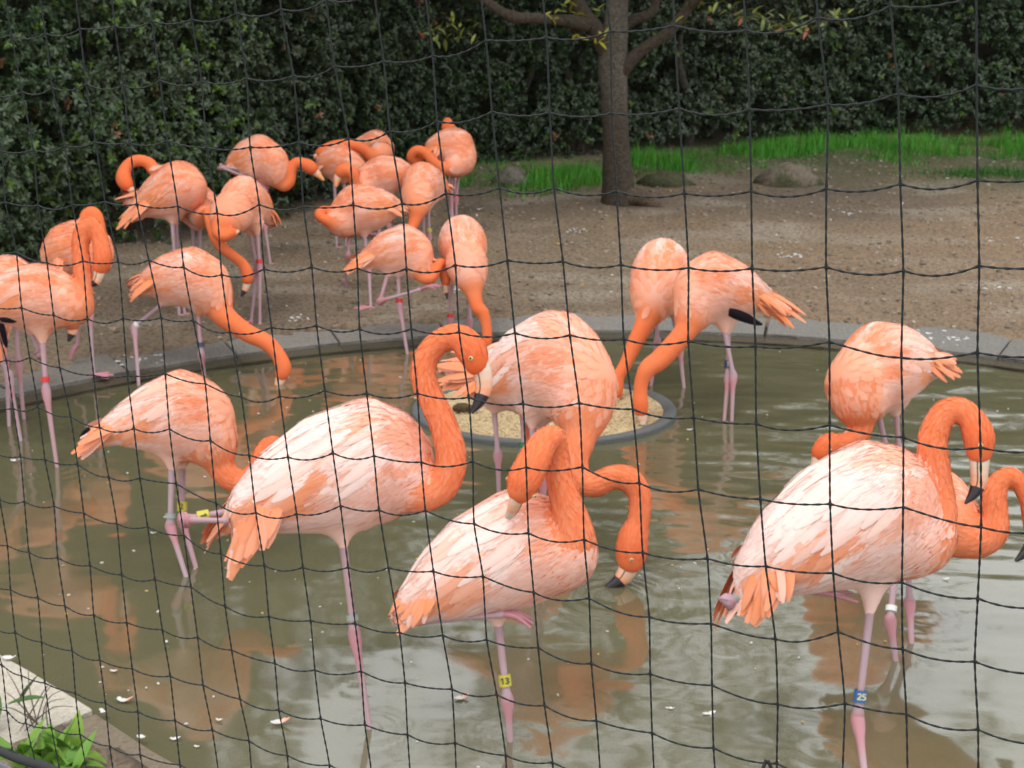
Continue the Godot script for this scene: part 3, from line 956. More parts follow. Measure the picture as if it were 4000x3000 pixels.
		"neck": [[-0.003, 0.760, -0.235, 0.074], [0.053, 0.745, -0.231, 0.050], [0.074, 0.796, -0.246, 0.036], [0.073, 0.882, -0.273, 0.031], [0.065, 0.953, -0.295, 0.030], [0.073, 1.018, -0.315, 0.030], [0.103, 1.044, -0.323, 0.027], [0.132, 1.013, -0.314, 0.027], [0.147, 0.958, -0.296, 0.030], [0.150, 0.912, -0.282, 0.033], [0.141, 0.884, -0.274, 0.025]],
		"bill": [[0.139, 0.877, -0.271, 0.023], [0.132, 0.851, -0.264, 0.019], [0.119, 0.831, -0.257, 0.015], [0.086, 0.825, -0.255, 0.005]], "bill_tip": "black",
		"tail": [[-0.400, 0.699, -0.216], [-0.390, 0.730, -0.226]], "black": [[-0.196, 0.735, -0.081], [-0.140, 0.723, -0.098]],
		"legs": [{"p": [[-0.082, 0.666, -0.206], [-0.066, 0.444, -0.137], [0, 0, 0]], "band": ["red", "", 0.84]}, {"p": [[-0.145, 0.656, -0.266], [-0.105, 0.554, -0.234], [-0.144, 0.625, -0.298]], "air": true}]},
	{"label": "flamingo half cut off by the left edge, head hanging below the orange one's breast",
		"at": Vector3(-2.038, -0.160, -6.197), "pale": 0.30, "lod": 2,
		"body": [[0.038, 0.680, -0.211, 0.077], [-0.042, 0.699, -0.216, 0.115], [-0.148, 0.691, -0.214, 0.100], [-0.224, 0.677, -0.209, 0.057]],
		"neck": [[0.044, 0.658, -0.204, 0.077], [0.101, 0.613, -0.190, 0.046], [0.159, 0.600, -0.186, 0.031], [0.203, 0.594, -0.184, 0.029], [0.222, 0.567, -0.176, 0.031], [0.220, 0.545, -0.169, 0.027]],
		"bill": [[0.220, 0.541, -0.168, 0.023], [0.218, 0.516, -0.160, 0.019], [0.203, 0.481, -0.149, 0.006]], "bill_tip": "black",
		"tail": [[-0.330, 0.604, -0.187], [-0.320, 0.631, -0.195]], "black": [],
		"legs": [{"p": [[-0.062, 0.622, -0.193], [-0.054, 0.402, -0.125], [-0.012, 0, 0.075]]}, {"p": [[-0.014, 0.622, -0.193], [-0.004, 0.402, -0.125], [0.012, 0, -0.075]]}]},
	{"label": "flamingo at the far left edge, only black wing feathers and one long leg in view",
		"at": Vector3(-2.030, -0.160, -5.944), "pale": 0.20, "lod": 2,
		"body": [[-0.251, 0.629, -0.196, 0.074], [-0.168, 0.638, -0.199, 0.114], [-0.076, 0.629, -0.196, 0.089], [-0.029, 0.611, -0.190, 0.052]],
		"neck": [[-0.251, 0.611, -0.190, 0.074], [-0.315, 0.629, -0.196, 0.044], [-0.334, 0.717, -0.223, 0.035], [-0.315, 0.805, -0.250, 0.033], [-0.352, 0.858, -0.267, 0.033], [-0.389, 0.823, -0.256, 0.037]],
		"bill": [[-0.395, 0.805, -0.250, 0.028], [-0.402, 0.779, -0.242, 0.022], [-0.389, 0.743, -0.231, 0.006]], "bill_tip": "black",
		"tail": [[0.017, 0.487, -0.121], [0.005, 0.500, -0.177]], "black": [[0.012, 0.644, -0.138], [0.034, 0.543, -0.106]],
		"legs": [{"p": [[-0.066, 0.576, -0.179], [0.024, 0.421, -0.131], [0.091, 0, -0.037]]}, {"p": [[-0.122, 0.567, -0.177], [-0.125, 0.382, -0.119], [-0.091, 0, 0.037]]}]},
	{"label": "deep orange flamingo standing on the stones behind the hooked neck, head turned back",
		"at": Vector3(-1.856, 0.038, -6.763), "pale": 0.05, "lod": 2,
		"body": [[-0.022, 0.520, -0.182, 0.070], [-0.068, 0.540, -0.167, 0.119], [-0.119, 0.530, -0.164, 0.103], [-0.154, 0.511, -0.158, 0.062]],
		"neck": [[-0.006, 0.501, -0.155, 0.070], [0.021, 0.560, -0.173, 0.041], [0.018, 0.628, -0.194, 0.031], [0.010, 0.677, -0.210, 0.029], [-0.010, 0.697, -0.216, 0.027], [-0.031, 0.685, -0.212, 0.027], [-0.037, 0.662, -0.205, 0.027]],
		"bill": [[-0.039, 0.658, -0.204, 0.021], [-0.045, 0.638, -0.198, 0.016], [-0.051, 0.618, -0.191, 0.006]], "bill_tip": "black",
		"tail": [[-0.146, 0.426, -0.027], [-0.120, 0.450, -0.014]], "black": [],
		"legs": [{"p": [[-0.047, 0.442, -0.137], [-0.018, 0.265, -0.082], [0, 0, 0]]}, {"p": [[-0.092, 0.430, -0.186], [-0.077, 0.282, -0.140], [-0.099, 0.110, -0.139], [-0.137, 0.060, -0.123]], "air": true}]},
	{"label": "flamingo preening its tail in front of the hedge, neck arched back over its body",
		"at": Vector3(-1.645, 0.068, -7.690), "pale": 0.38, "lod": 2,
		"body": [[0.039, 0.614, -0.190, 0.073], [-0.016, 0.611, -0.189, 0.126], [-0.106, 0.571, -0.177, 0.098], [-0.186, 0.535, -0.166, 0.059]],
		"neck": [[-0.008, 0.643, -0.262, 0.077], [-0.096, 0.660, -0.288, 0.042], [-0.160, 0.683, -0.316, 0.031], [-0.188, 0.717, -0.327, 0.028], [-0.241, 0.732, -0.331, 0.027], [-0.290, 0.714, -0.326, 0.027], [-0.314, 0.672, -0.302, 0.032], [-0.309, 0.637, -0.281, 0.038], [-0.286, 0.612, -0.263, 0.027]],
		"bill": [[-0.283, 0.608, -0.262, 0.021], [-0.259, 0.590, -0.245, 0.017], [-0.229, 0.579, -0.231, 0.008]], "bill_tip": "cream",
		"tail": [[-0.326, 0.449, -0.087], [-0.290, 0.443, -0.064], [-0.272, 0.467, -0.082], [-0.356, 0.536, -0.271], [-0.332, 0.549, -0.275]], "black": [],
		"legs": [{"p": [[-0.054, 0.508, -0.157], [-0.035, 0.250, -0.078], [-0.011, 0, 0.013]]}, {"p": [[-0.042, 0.502, -0.187], [-0.027, 0.242, -0.117], [0.011, 0, -0.013]]}]},
	{"label": "flamingo half hidden between two others, neck drooping down to the ground",
		"at": Vector3(-1.612, 0.071, -7.932), "pale": 0.35, "lod": 2,
		"body": [[0.038, 0.474, -0.147, 0.064], [-0.005, 0.488, -0.151, 0.100], [-0.055, 0.488, -0.151, 0.078]],
		"neck": [[0.036, 0.466, -0.040, 0.063], [0.086, 0.485, 0.111, 0.035], [0.129, 0.531, 0.254, 0.024], [0.148, 0.502, 0.316, 0.026], [0.181, 0.444, 0.386, 0.029], [0.215, 0.387, 0.404, 0.025], [0.268, 0.349, 0.416, 0.023], [0.315, 0.310, 0.427, 0.024], [0.336, 0.265, 0.441, 0.027], [0.335, 0.233, 0.451, 0.023]],
		"bill": [[0.334, 0.224, 0.454, 0.020], [0.325, 0.195, 0.463, 0.016], [0.308, 0.163, 0.473, 0.006]], "bill_tip": "black",
		"tail": [[-0.115, 0.437, -0.188]], "black": [],
		"legs": [{"p": [[-0.026, 0.420, -0.130], [-0.025, 0.249, -0.077], [-0.016, 0, 0.019]]}, {"p": [[0.008, 0.420, -0.130], [0.009, 0.249, -0.077], [0.016, 0, -0.019]]}]},
	{"label": "plump flamingo seen from the front, neck curled under its breast to the right",
		"at": Vector3(-1.260, 0.062, -7.557), "pale": 0.30, "lod": 2,
		"body": [[-0.081, 0.570, -0.051, 0.094], [-0.061, 0.580, -0.180, 0.113], [-0.016, 0.541, -0.272, 0.083], [0.016, 0.500, -0.322, 0.049]],
		"neck": [[-0.094, 0.555, -0.004, 0.087], [-0.117, 0.523, 0.068, 0.046], [-0.138, 0.491, 0.110, 0.030], [-0.108, 0.473, 0.136, 0.024], [-0.075, 0.486, 0.132, 0.022], [-0.059, 0.490, 0.131, 0.020]],
		"bill": [[-0.055, 0.490, 0.131, 0.018], [-0.039, 0.492, 0.130, 0.014], [-0.026, 0.482, 0.133, 0.005]], "bill_tip": "black",
		"tail": [[0.077, 0.408, -0.357], [0.055, 0.430, -0.321], [0.067, 0.431, -0.385]], "black": [],
		"legs": [{"p": [[0.004, 0.472, -0.146], [0.021, 0.277, -0.086], [0.027, -0.001, 0.036]], "band": ["red", "", 0.88]}, {"p": [[-0.039, 0.466, -0.176], [0.002, 0.264, -0.113], [-0.027, 0.001, -0.036]]}]},
	{"label": "flamingo on one leg by the hedge, neck dipped deep, white bill pointing right",
		"at": Vector3(-1.357, 0.083, -8.756), "pale": 0.35, "lod": 2,
		"body": [[-0.004, 0.567, -0.176, 0.082], [-0.063, 0.582, -0.180, 0.116], [-0.137, 0.571, -0.177, 0.086], [-0.195, 0.552, -0.171, 0.047]],
		"neck": [[0.004, 0.545, -0.169, 0.082], [0.039, 0.478, -0.148, 0.048], [0.074, 0.434, -0.134, 0.033], [0.109, 0.459, -0.142, 0.028], [0.115, 0.515, -0.159, 0.027], [0.141, 0.556, -0.172, 0.027], [0.180, 0.554, -0.171, 0.028], [0.215, 0.537, -0.166, 0.036], [0.238, 0.519, -0.161, 0.030]],
		"bill": [[0.242, 0.515, -0.159, 0.027], [0.266, 0.493, -0.153, 0.020], [0.297, 0.463, -0.143, 0.007]], "bill_tip": "orange",
		"tail": [[-0.254, 0.526, -0.163], [-0.242, 0.541, -0.168], [-0.215, 0.500, -0.155]], "black": [],
		"legs": [{"p": [[-0.059, 0.493, -0.153], [-0.034, 0.224, -0.069], [0, 0, 0]]}, {"p": [[-0.105, 0.523, -0.110], [-0.278, 0.544, -0.116], [-0.128, 0.486, -0.098], [-0.008, 0.423, -0.079]], "air": true}]},
	{"label": "pinkish flamingo under the outstretched neck of its neighbour by the hedge",
		"at": Vector3(-1.002, 0.088, -9.186), "pale": 0.42, "lod": 2,
		"body": [[0.045, 0.472, -0.146, 0.065], [-0.020, 0.488, -0.151, 0.096], [-0.086, 0.480, -0.149, 0.065]],
		"neck": [[0.053, 0.457, -0.141, 0.061], [0.102, 0.433, -0.134, 0.037], [0.118, 0.386, -0.120, 0.028], [0.102, 0.340, -0.105, 0.028], [0.078, 0.316, -0.098, 0.031]],
		"bill": [[0.069, 0.301, -0.093, 0.023], [0.061, 0.277, -0.086, 0.018], [0.045, 0.261, -0.081, 0.007]], "bill_tip": "black",
		"tail": [[-0.151, 0.433, -0.134], [-0.147, 0.464, -0.144]], "black": [],
		"legs": [{"p": [[-0.045, 0.418, -0.129], [-0.037, 0.261, -0.081], [-0.027, 0, 0.018]]}, {"p": [[0.012, 0.418, -0.129], [0.020, 0.261, -0.081], [0.027, 0, -0.018]]}]},
	{"label": "hindmost flamingo by the hedge, neck laid level to the left, dark bill tip",
		"at": Vector3(-0.845, 0.094, -9.555), "pale": 0.42, "lod": 2,
		"body": [[0.064, 0.490, -0.152, 0.059], [0.013, 0.510, -0.158, 0.092], [-0.064, 0.502, -0.155, 0.068]],
		"neck": [[0.063, 0.489, -0.047, 0.063], [0.018, 0.497, 0.108, 0.037], [-0.027, 0.541, 0.147, 0.031], [-0.096, 0.581, 0.186, 0.028], [-0.178, 0.577, 0.188, 0.031], [-0.243, 0.552, 0.195, 0.036], [-0.284, 0.529, 0.203, 0.031]],
		"bill": [[-0.288, 0.525, 0.204, 0.026], [-0.313, 0.512, 0.208, 0.020], [-0.348, 0.521, 0.205, 0.007]], "bill_tip": "black",
		"tail": [[-0.116, 0.466, -0.249]], "black": [],
		"legs": [{"p": [[-0.013, 0.449, -0.139], [-0.021, 0.255, -0.079], [-0.028, 0, 0.019]]}, {"p": [[0.030, 0.449, -0.139], [0.030, 0.255, -0.079], [0.028, 0, -0.019]]}]},
	{"label": "flamingo with rounded back facing left, neck folded and white bill lowered",
		"at": Vector3(-0.717, 0.080, -8.769), "pale": 0.45, "lod": 2,
		"body": [[-0.082, 0.475, -0.147, 0.078], [-0.004, 0.490, -0.152, 0.102], [0.074, 0.493, -0.153, 0.074], [0.121, 0.486, -0.150, 0.043]],
		"neck": [[-0.098, 0.434, -0.134, 0.070], [-0.140, 0.413, -0.075, 0.039], [-0.157, 0.470, -0.062, 0.033], [-0.174, 0.522, -0.057, 0.033], [-0.220, 0.536, -0.061, 0.036], [-0.244, 0.518, -0.056, 0.031]],
		"bill": [[-0.247, 0.510, -0.053, 0.028], [-0.257, 0.481, -0.044, 0.022], [-0.263, 0.448, -0.034, 0.009]], "bill_tip": "orange",
		"tail": [[0.178, 0.424, -0.236], [0.186, 0.439, -0.240]], "black": [],
		"legs": [{"p": [[-0.020, 0.411, -0.127], [-0.027, 0.247, -0.076], [-0.035, 0, 0.001]]}, {"p": [[0.027, 0.411, -0.127], [0.027, 0.224, -0.069], [0.035, 0, -0.001]], "band": ["red", "", 0.90]}]},
	{"label": "orange flamingo facing left with its neck looped back under its breast",
		"at": Vector3(-0.802, 0.068, -8.041), "pale": 0.30, "lod": 2,
		"body": [[-0.073, 0.423, -0.131, 0.072], [-0.008, 0.448, -0.139, 0.116], [0.086, 0.454, -0.141, 0.101], [0.158, 0.461, -0.143, 0.058]],
		"neck": [[-0.070, 0.381, -0.087, 0.054], [-0.117, 0.401, -0.061, 0.032], [-0.164, 0.415, -0.045, 0.024], [-0.194, 0.440, -0.053, 0.021], [-0.174, 0.457, -0.079, 0.022], [-0.128, 0.441, -0.116, 0.023], [-0.082, 0.426, -0.153, 0.026]],
		"bill": [], "bill_tip": "black",
		"tail": [[0.279, 0.440, -0.178], [0.267, 0.430, -0.133], [0.241, 0.464, -0.206], [0.218, 0.450, -0.108]], "black": [],
		"legs": [{"p": [[0.028, 0.361, -0.112], [0.057, 0.161, -0.050], [0.083, -0.003, 0.177]]}, {"p": [[-0.049, 0.351, -0.161], [-0.051, 0.223, -0.069], [-0.083, 0.003, -0.177]]}]},
	{"label": "peach flamingo with a plain round breast, neck hanging straight down, yellow leg band",
		"at": Vector3(-0.473, 0.078, -8.725), "pale": 0.42, "lod": 2,
		"body": [[-0.052, 0.431, -0.029, 0.086], [-0.031, 0.446, -0.138, 0.115], [0.022, 0.421, -0.235, 0.087], [0.067, 0.399, -0.291, 0.048]],
		"neck": [[-0.050, 0.409, 0.020, 0.077], [-0.050, 0.354, 0.100, 0.044], [-0.057, 0.307, 0.135, 0.032], [-0.074, 0.268, 0.168, 0.027], [-0.088, 0.229, 0.201, 0.027], [-0.095, 0.190, 0.234, 0.029]],
		"bill": [[-0.095, 0.175, 0.239, 0.021], [-0.102, 0.146, 0.248, 0.017], [-0.110, 0.125, 0.255, 0.007]], "bill_tip": "black",
		"tail": [[0.124, 0.373, -0.346], [0.113, 0.366, -0.323]], "black": [],
		"legs": [{"p": [[-0.027, 0.353, -0.109], [-0.022, 0.186, -0.058], [-0.012, 0, -0.016]]}, {"p": [[0, 0.353, -0.109], [0.009, 0.175, -0.054], [0.012, 0, 0.016]], "band": ["yellow", "", 0.84]}]},
	{"label": "flamingo next to the tree grass, neck coiled in a ring to the left",
		"at": Vector3(-0.345, 0.090, -9.431), "pale": 0.35, "lod": 2,
		"body": [[0.042, 0.472, -0.146, 0.080], [-0.004, 0.520, -0.161, 0.119], [-0.075, 0.532, -0.165, 0.080], [-0.126, 0.528, -0.163, 0.046]],
		"neck": [[0.035, 0.464, -0.091, 0.075], [-0.016, 0.436, -0.009, 0.041], [-0.077, 0.441, 0.021, 0.033], [-0.126, 0.480, 0.030, 0.030], [-0.171, 0.531, 0.014, 0.028], [-0.224, 0.542, 0.010, 0.026], [-0.254, 0.504, 0.001, 0.026], [-0.236, 0.471, -0.020, 0.026], [-0.204, 0.484, -0.045, 0.023]],
		"bill": [], "bill_tip": "black",
		"tail": [[-0.174, 0.517, -0.129], [-0.164, 0.490, -0.089], [-0.121, 0.480, -0.044]], "black": [],
		"legs": [{"p": [[-0.017, 0.432, -0.134], [-0.021, 0.240, -0.074], [-0.007, -0.001, 0.037]]}, {"p": [[0.028, 0.427, -0.164], [0.008, 0.240, -0.074], [0.007, 0.001, -0.037]], "band": ["red", "", 0.98]}]},
	{"label": "flamingo hidden behind the coiled neck one, only its raised orange neck showing",
		"at": Vector3(-0.367, 0.099, -9.894), "pale": 0.20, "lod": 2,
		"body": [[0.015, 0.443, -0.137, 0.070], [-0.011, 0.452, -0.140, 0.083], [-0.046, 0.443, -0.137, 0.061]],
		"neck": [[0.007, 0.477, -0.148, 0.053], [-0.007, 0.535, -0.166, 0.030], [-0.024, 0.582, -0.180, 0.025], [-0.037, 0.611, -0.189, 0.024], [-0.048, 0.602, -0.186, 0.024], [-0.055, 0.569, -0.176, 0.023]],
		"bill": [[-0.056, 0.565, -0.175, 0.018], [-0.057, 0.544, -0.168, 0.015], [-0.059, 0.527, -0.163, 0.007]], "bill_tip": "black",
		"tail": [[-0.081, 0.410, -0.127]], "black": [],
		"legs": [{"p": [[-0.020, 0.393, -0.122], [-0.024, 0.209, -0.065], [-0.020, 0, 0]]}, {"p": [[0.015, 0.393, -0.122], [0.011, 0.209, -0.065], [0.020, 0, 0]]}]},
	{"label": "flamingo walking on the rim with one leg lifted, red band above the standing ankle",
		"at": Vector3(-0.470, -0.160, -7.214), "pale": 0.55, "lod": 2,
		"body": [[0.014, 0.634, -0.196, 0.065], [-0.038, 0.637, -0.197, 0.104], [-0.124, 0.621, -0.192, 0.080], [-0.197, 0.596, -0.185, 0.047]],
		"neck": [[0.008, 0.603, -0.187, 0.065], [0.035, 0.550, -0.149, 0.041], [0.056, 0.516, -0.118, 0.028], [0.092, 0.517, -0.118, 0.024], [0.113, 0.553, -0.140, 0.022], [0.130, 0.574, -0.178, 0.022], [0.146, 0.545, -0.200, 0.023], [0.151, 0.505, -0.198, 0.024], [0.154, 0.473, -0.188, 0.020]],
		"bill": [[0.154, 0.467, -0.186, 0.016], [0.156, 0.435, -0.177, 0.013], [0.161, 0.401, -0.166, 0.005]], "bill_tip": "black",
		"tail": [[-0.336, 0.541, -0.147], [-0.305, 0.561, -0.132], [-0.271, 0.576, -0.126], [-0.312, 0.571, -0.208]], "black": [],
		"legs": [{"p": [[-0.071, 0.558, -0.173], [-0.064, 0.385, -0.119], [0, 0, 0]], "band": ["red", "", 0.90]}, {"p": [[-0.111, 0.552, -0.171], [-0.154, 0.406, -0.105], [0.046, 0.478, -0.043], [0.133, 0.505, -0.010]], "air": true}]},
	{"label": "flamingo seen head on with white streaked breast, neck reaching down behind the curled one",
		"at": Vector3(-0.235, -0.160, -7.433), "pale": 0.60, "lod": 2,
		"body": [[0.016, 0.594, 0.023, 0.086], [0, 0.618, -0.110, 0.122], [-0.010, 0.615, -0.204, 0.122], [-0.014, 0.578, -0.297, 0.076]],
		"neck": [[0.020, 0.569, 0.062, 0.086], [0.044, 0.503, 0.124, 0.051], [0.059, 0.439, 0.165, 0.033], [0.074, 0.391, 0.190, 0.029], [0.097, 0.373, 0.196, 0.027], [0.113, 0.323, 0.211, 0.023], [0.119, 0.267, 0.229, 0.022], [0.116, 0.230, 0.240, 0.023]],
		"bill": [[0.115, 0.217, 0.244, 0.018], [0.110, 0.186, 0.254, 0.014], [0.100, 0.167, 0.259, 0.005]], "bill_tip": "black",
		"tail": [[-0.053, 0.501, -0.420], [-0.018, 0.495, -0.418]], "black": [],
		"legs": [{"p": [[-0.060, 0.490, -0.102], [-0.064, 0.278, -0.036], [-0.037, 0, 0.008]], "band": ["red", "", 0.93]}, {"p": [[0.028, 0.483, -0.100], [0.030, 0.268, -0.033], [0.037, 0, -0.008]]}]},
]

# ------------------------------------------------------------------ ground, water, kerb
func land(x: float, z: float) -> float:
	var r := Vector2(x, z).distance_to(POND)
	if r < POND_R + 0.02: return 0.0
	var kw := kerb_w(atan2(x - POND.x, POND.y - z))
	if r < POND_R + kw: return 0.03 + 0.03 * (r - POND_R) / kw
	return 0.06 + 0.018 * (r - POND_R - kw)

func kerb_w(a: float) -> float:  # the paved band widens towards the right
	return 0.30 + 0.12 * smoothstep(0.1, 0.55, a)

func near_side(x: float, z: float) -> float:  # > 0 on the visitors' side of the straight bank
	var t := (EDGE_B - EDGE_A).normalized()
	return (Vector2(x, z) - EDGE_A).dot(Vector2(-t.y, t.x))

func terrain_y(x: float, z: float) -> float:
	var r := Vector2(x, z).distance_to(POND)
	var s := near_side(x, z)
	var bump := 0.012 * soft_noise.get_noise_2d(x * 60.0, z * 60.0) + 0.006 * soft_noise.get_noise_2d(x * 260.0, z * 260.0)
	if r < POND_R + 0.2 and s < 0.06: return -0.20 + bump * 0.5
	if s >= 0.06 and r < POND_R + 0.4: return 0.012 + bump
	if r < POND_R + 0.12: return 0.0
	# trodden soil creeps over the outer rim of the slabs
	var creep := 0.020 * soft_noise.get_noise_2d(x * 120.0 + 31.0, z * 120.0) + 0.010 * soft_noise.get_noise_2d(x * 420.0, z * 420.0)
	return land(x, z) + lerpf(-0.030, 0.012, smoothstep(0.12, 0.30, r - POND_R - kerb_w(atan2(x - POND.x, POND.y - z)) + 0.30)) + creep * (1.0 - 0.5 * smoothstep(0.5, 0.9, r - POND_R)) + bump * smoothstep(0.5, 0.8, r - POND_R)

func make_ground() -> void:
	var b := Buf.new()
	var xs := []
	var zs := []
	for v in [-300.0, -120.0, -50.0, -24.0, -14.0, -9.0]: xs.append(v)
	var x := -7.0
	while x < 8.0: xs.append(x); x += 0.055
	for v in [9.0, 14.0, 24.0, 50.0, 120.0, 300.0]: xs.append(v)
	for v in [-300.0, -120.0, -60.0, -30.0, -22.0, -18.0]: zs.append(v)
	var z := -16.0
	while z < 0.5: zs.append(z); z += (0.055 if z > -13.5 else 0.1)
	for v in [1.5, 4.0, 10.0, 30.0, 100.0, 300.0]: zs.append(v)
	var w := xs.size()
	for zz in zs:
		for xx in xs:
			var y := terrain_y(xx, zz)
			var e := 0.05
			var n := Vector3(terrain_y(xx - e, zz) - terrain_y(xx + e, zz), 2.0 * e, terrain_y(xx, zz - e) - terrain_y(xx, zz + e)).normalized()
			var a := soft_noise.get_noise_2d(xx * 22.0, zz * 30.0) * 0.5 + 0.5
			var c := soft_noise.get_noise_2d(xx * 70.0 + 500.0, zz * 160.0) * 0.5 + 0.5
			var red := smoothstep(-0.5, 2.5, xx + soft_noise.get_noise_2d(xx * 40.0, zz * 40.0) * 1.5) * 0.6
			var col := Color(0.275, 0.208, 0.142).lerp(Color(0.315, 0.212, 0.130), red).lerp(Color(0.170, 0.132, 0.096), smoothstep(0.48, 0.74, a) * 0.7).lerp(Color(0.40, 0.35, 0.285), smoothstep(0.55, 0.8, c) * 0.6)
			var moss := smoothstep(6.9, 8.2, Vector2(xx, zz).distance_to(POND)) * smoothstep(0.4, 0.62, a + c * 0.2)
			col = col.lerp(Color(0.07, 0.10, 0.03), moss * 0.6)
			if y < -0.1: col = Color(0.10, 0.085, 0.045)
			b.add(Vector3(xx, y, zz), n, col)
	for j in zs.size() - 1:
		for i in w - 1:
			var a := j * w + i
			b.quad(a, a + 1, a + w + 1, a + w)
	build(b, "ground", M.ground).set_meta("kind", "structure")

var rings := []

func wave(x: float, z: float) -> float:
	# open water on the right and beyond is ruffled, the lee at the near left is calm
	var busy := smoothstep(-0.9, 1.0, x) * (0.45 + 0.9 * smoothstep(-4.0, -5.4, z)) + smoothstep(-4.6, -6.2, z) * 0.2 + 0.16
	var warp := soft_noise.get_noise_2d(x * 45.0, z * 45.0) * 0.12
	var h := soft_noise.get_noise_2d((x + warp) * 330.0, (z + warp) * 900.0) * 0.0013 * busy
	h += soft_noise.get_noise_2d((x - warp) * 160.0 + 77.0, z * 380.0) * 0.0024 * (0.30 + 0.75 * busy)
	h += soft_noise.get_noise_2d(x * 62.0 + 13.0, z * 105.0) * 0.0050 * (0.45 + 0.60 * busy)
	for r in rings:
		var dx: float = x - r.x
		var dz: float = z - r.y
		var d2 := dx * dx + dz * dz
		if d2 < r.z * r.z:
			var d := sqrt(d2)
			h += r.w * sin(d * 118.0) * (1.0 - d / r.z) * smoothstep(0.0, 0.03, d)
	return h

func make_water() -> void:
	var b := Buf.new()
	var step := 0.018
	var nx := int(7.6 / step)
	var nz := int(7.6 / step)
	var ids := PackedInt32Array()
	ids.resize((nx + 1) * (nz + 1))
	ids.fill(-1)
	var hs := PackedFloat32Array()
	hs.resize(ids.size())
	for j in nz + 1:
		for i in nx + 1:
			var x := -3.4 + i * step
			var z := -7.75 + j * step
			if Vector2(x, z).distance_to(POND) > POND_R + 0.03 or near_side(x, z) > 0.03: continue
			var k := j * (nx + 1) + i
			var seen := z < -3.2 and absf(x) < -z * 0.37
			hs[k] = wave(x, z) if seen else 0.0
			ids[k] = b.add(Vector3(x, hs[k], z), Vector3.UP, Color.WHITE)
	for j in range(1, nz):
		for i in range(1, nx):
			var k := j * (nx + 1) + i
			if ids[k] < 0: continue
			var l := k - 1 if ids[k - 1] >= 0 else k
			var r := k + 1 if ids[k + 1] >= 0 else k
			var u := k - nx - 1 if ids[k - nx - 1] >= 0 else k
			var d := k + nx + 1 if ids[k + nx + 1] >= 0 else k
			b.n[ids[k]] = Vector3((hs[l] - hs[r]) / (2.0 * step), 1.0, (hs[u] - hs[d]) / (2.0 * step)).normalized()
			var e := ids[k + 1]
			var g := ids[k + nx + 1]
			var h := ids[k + nx + 2]
			if e >= 0 and g >= 0 and h >= 0: b.quad(ids[k], e, h, g)
	build(b, "water", M.water).set_meta("kind", "structure")

func polar(a: float, r: float, y: float) -> Vector3:
	return Vector3(POND.x + sin(a) * r, y, POND.y - cos(a) * r)

func make_kerb() -> void:
	var o := Node3D.new()
	put(o, "kerb")
	o.set_meta("kind", "structure")
	var a := -1.62
	var k := 0
	while a < 1.5:
		var da := rng.randf_range(0.125, 0.16)
		var gap := rng.randf_range(0.0009, 0.0022)
		var b := Buf.new()
		var tone := rng.randf_range(0.88, 1.08)
		var col := Color(0.265, 0.243, 0.213) * tone
		var cs := []
		var seg := 4
		var lift := rng.randf_range(-0.004, 0.004)
		for s in seg + 1: cs.append(polar(a + gap + (da - 2.0 * gap) * s / seg, POND_R + kerb_w(a) + 0.01 + rng.randf_range(-0.015, 0.012), 0.062 + lift))
		for s in seg + 1: cs.append(polar(a + da - gap - (da - 2.0 * gap) * s / seg, POND_R + 0.075, 0.038 + lift))
		slab(b, cs, 0.13, 0.006, col)
		build(b, "kerb_slab", M.concrete, o)
		# a lower stained lip at the waterline in front of each slab
		b = Buf.new()
		cs = []
		for s in seg + 1: cs.append(polar(a + da * s / seg, POND_R + 0.085, 0.020))
		for s in seg + 1: cs.append(polar(a + da - da * s / seg, POND_R - 0.01, 0.016))
		slab(b, cs, 0.2, 0.004, Color(0.095, 0.075, 0.042) * rng.randf_range(0.8, 1.15))
		build(b, "kerb_lip", M.concrete, o)
		a += da
		k += 1
	# bed under the slabs, seen in the joints
	var bed := Buf.new()
	var first := -1
	for s in 81:
		var aa := lerpf(-1.62, 1.55, s / 80.0)
		var i0 := bed.add(polar(aa, POND_R + 0.02, 0.012), Vector3.UP, Color(0.06, 0.05, 0.035))
		bed.add(polar(aa, POND_R + kerb_w(aa) + 0.03, 0.045), Vector3.UP, Color(0.06, 0.05, 0.035))
		if s: bed.quad(i0 - 2, i0 - 1, i0 + 1, i0)
	build(bed, "bed", M.ground, o)
	# near bank: pale concrete coping along the straight edge
	var n := Node3D.new()
	put(n, "near_kerb")
	n.set_meta("kind", "structure")
	var t := (EDGE_B - EDGE_A).normalized()
	var out := Vector2(-t.y, t.x)
	for e in [[-1.3, -0.46, 0.016, Color(0.62, 0.55, 0.44)], [-0.45, 0.465, 0.016, Color(0.66, 0.59, 0.48)], [0.475, 1.30, 0.007, Color(0.26, 0.20, 0.14)], [1.31, 2.2, 0.007, Color(0.24, 0.19, 0.13)]]:
		var cs := []
		for q in [[e[0], 0.24], [e[0], 0.0], [lerpf(e[0], e[1], 0.33), 0.006], [lerpf(e[0], e[1], 0.66), -0.004], [e[1], 0.0], [e[1], 0.24]]:
			var p2: Vector2 = EDGE_A + t * q[0] + out * q[1]
			cs.append(Vector3(p2.x, e[2], p2.y))
		var b := Buf.new()
		slab(b, cs, 0.28, 0.008, e[3])
		build(b, "coping_slab", M.concrete, n)

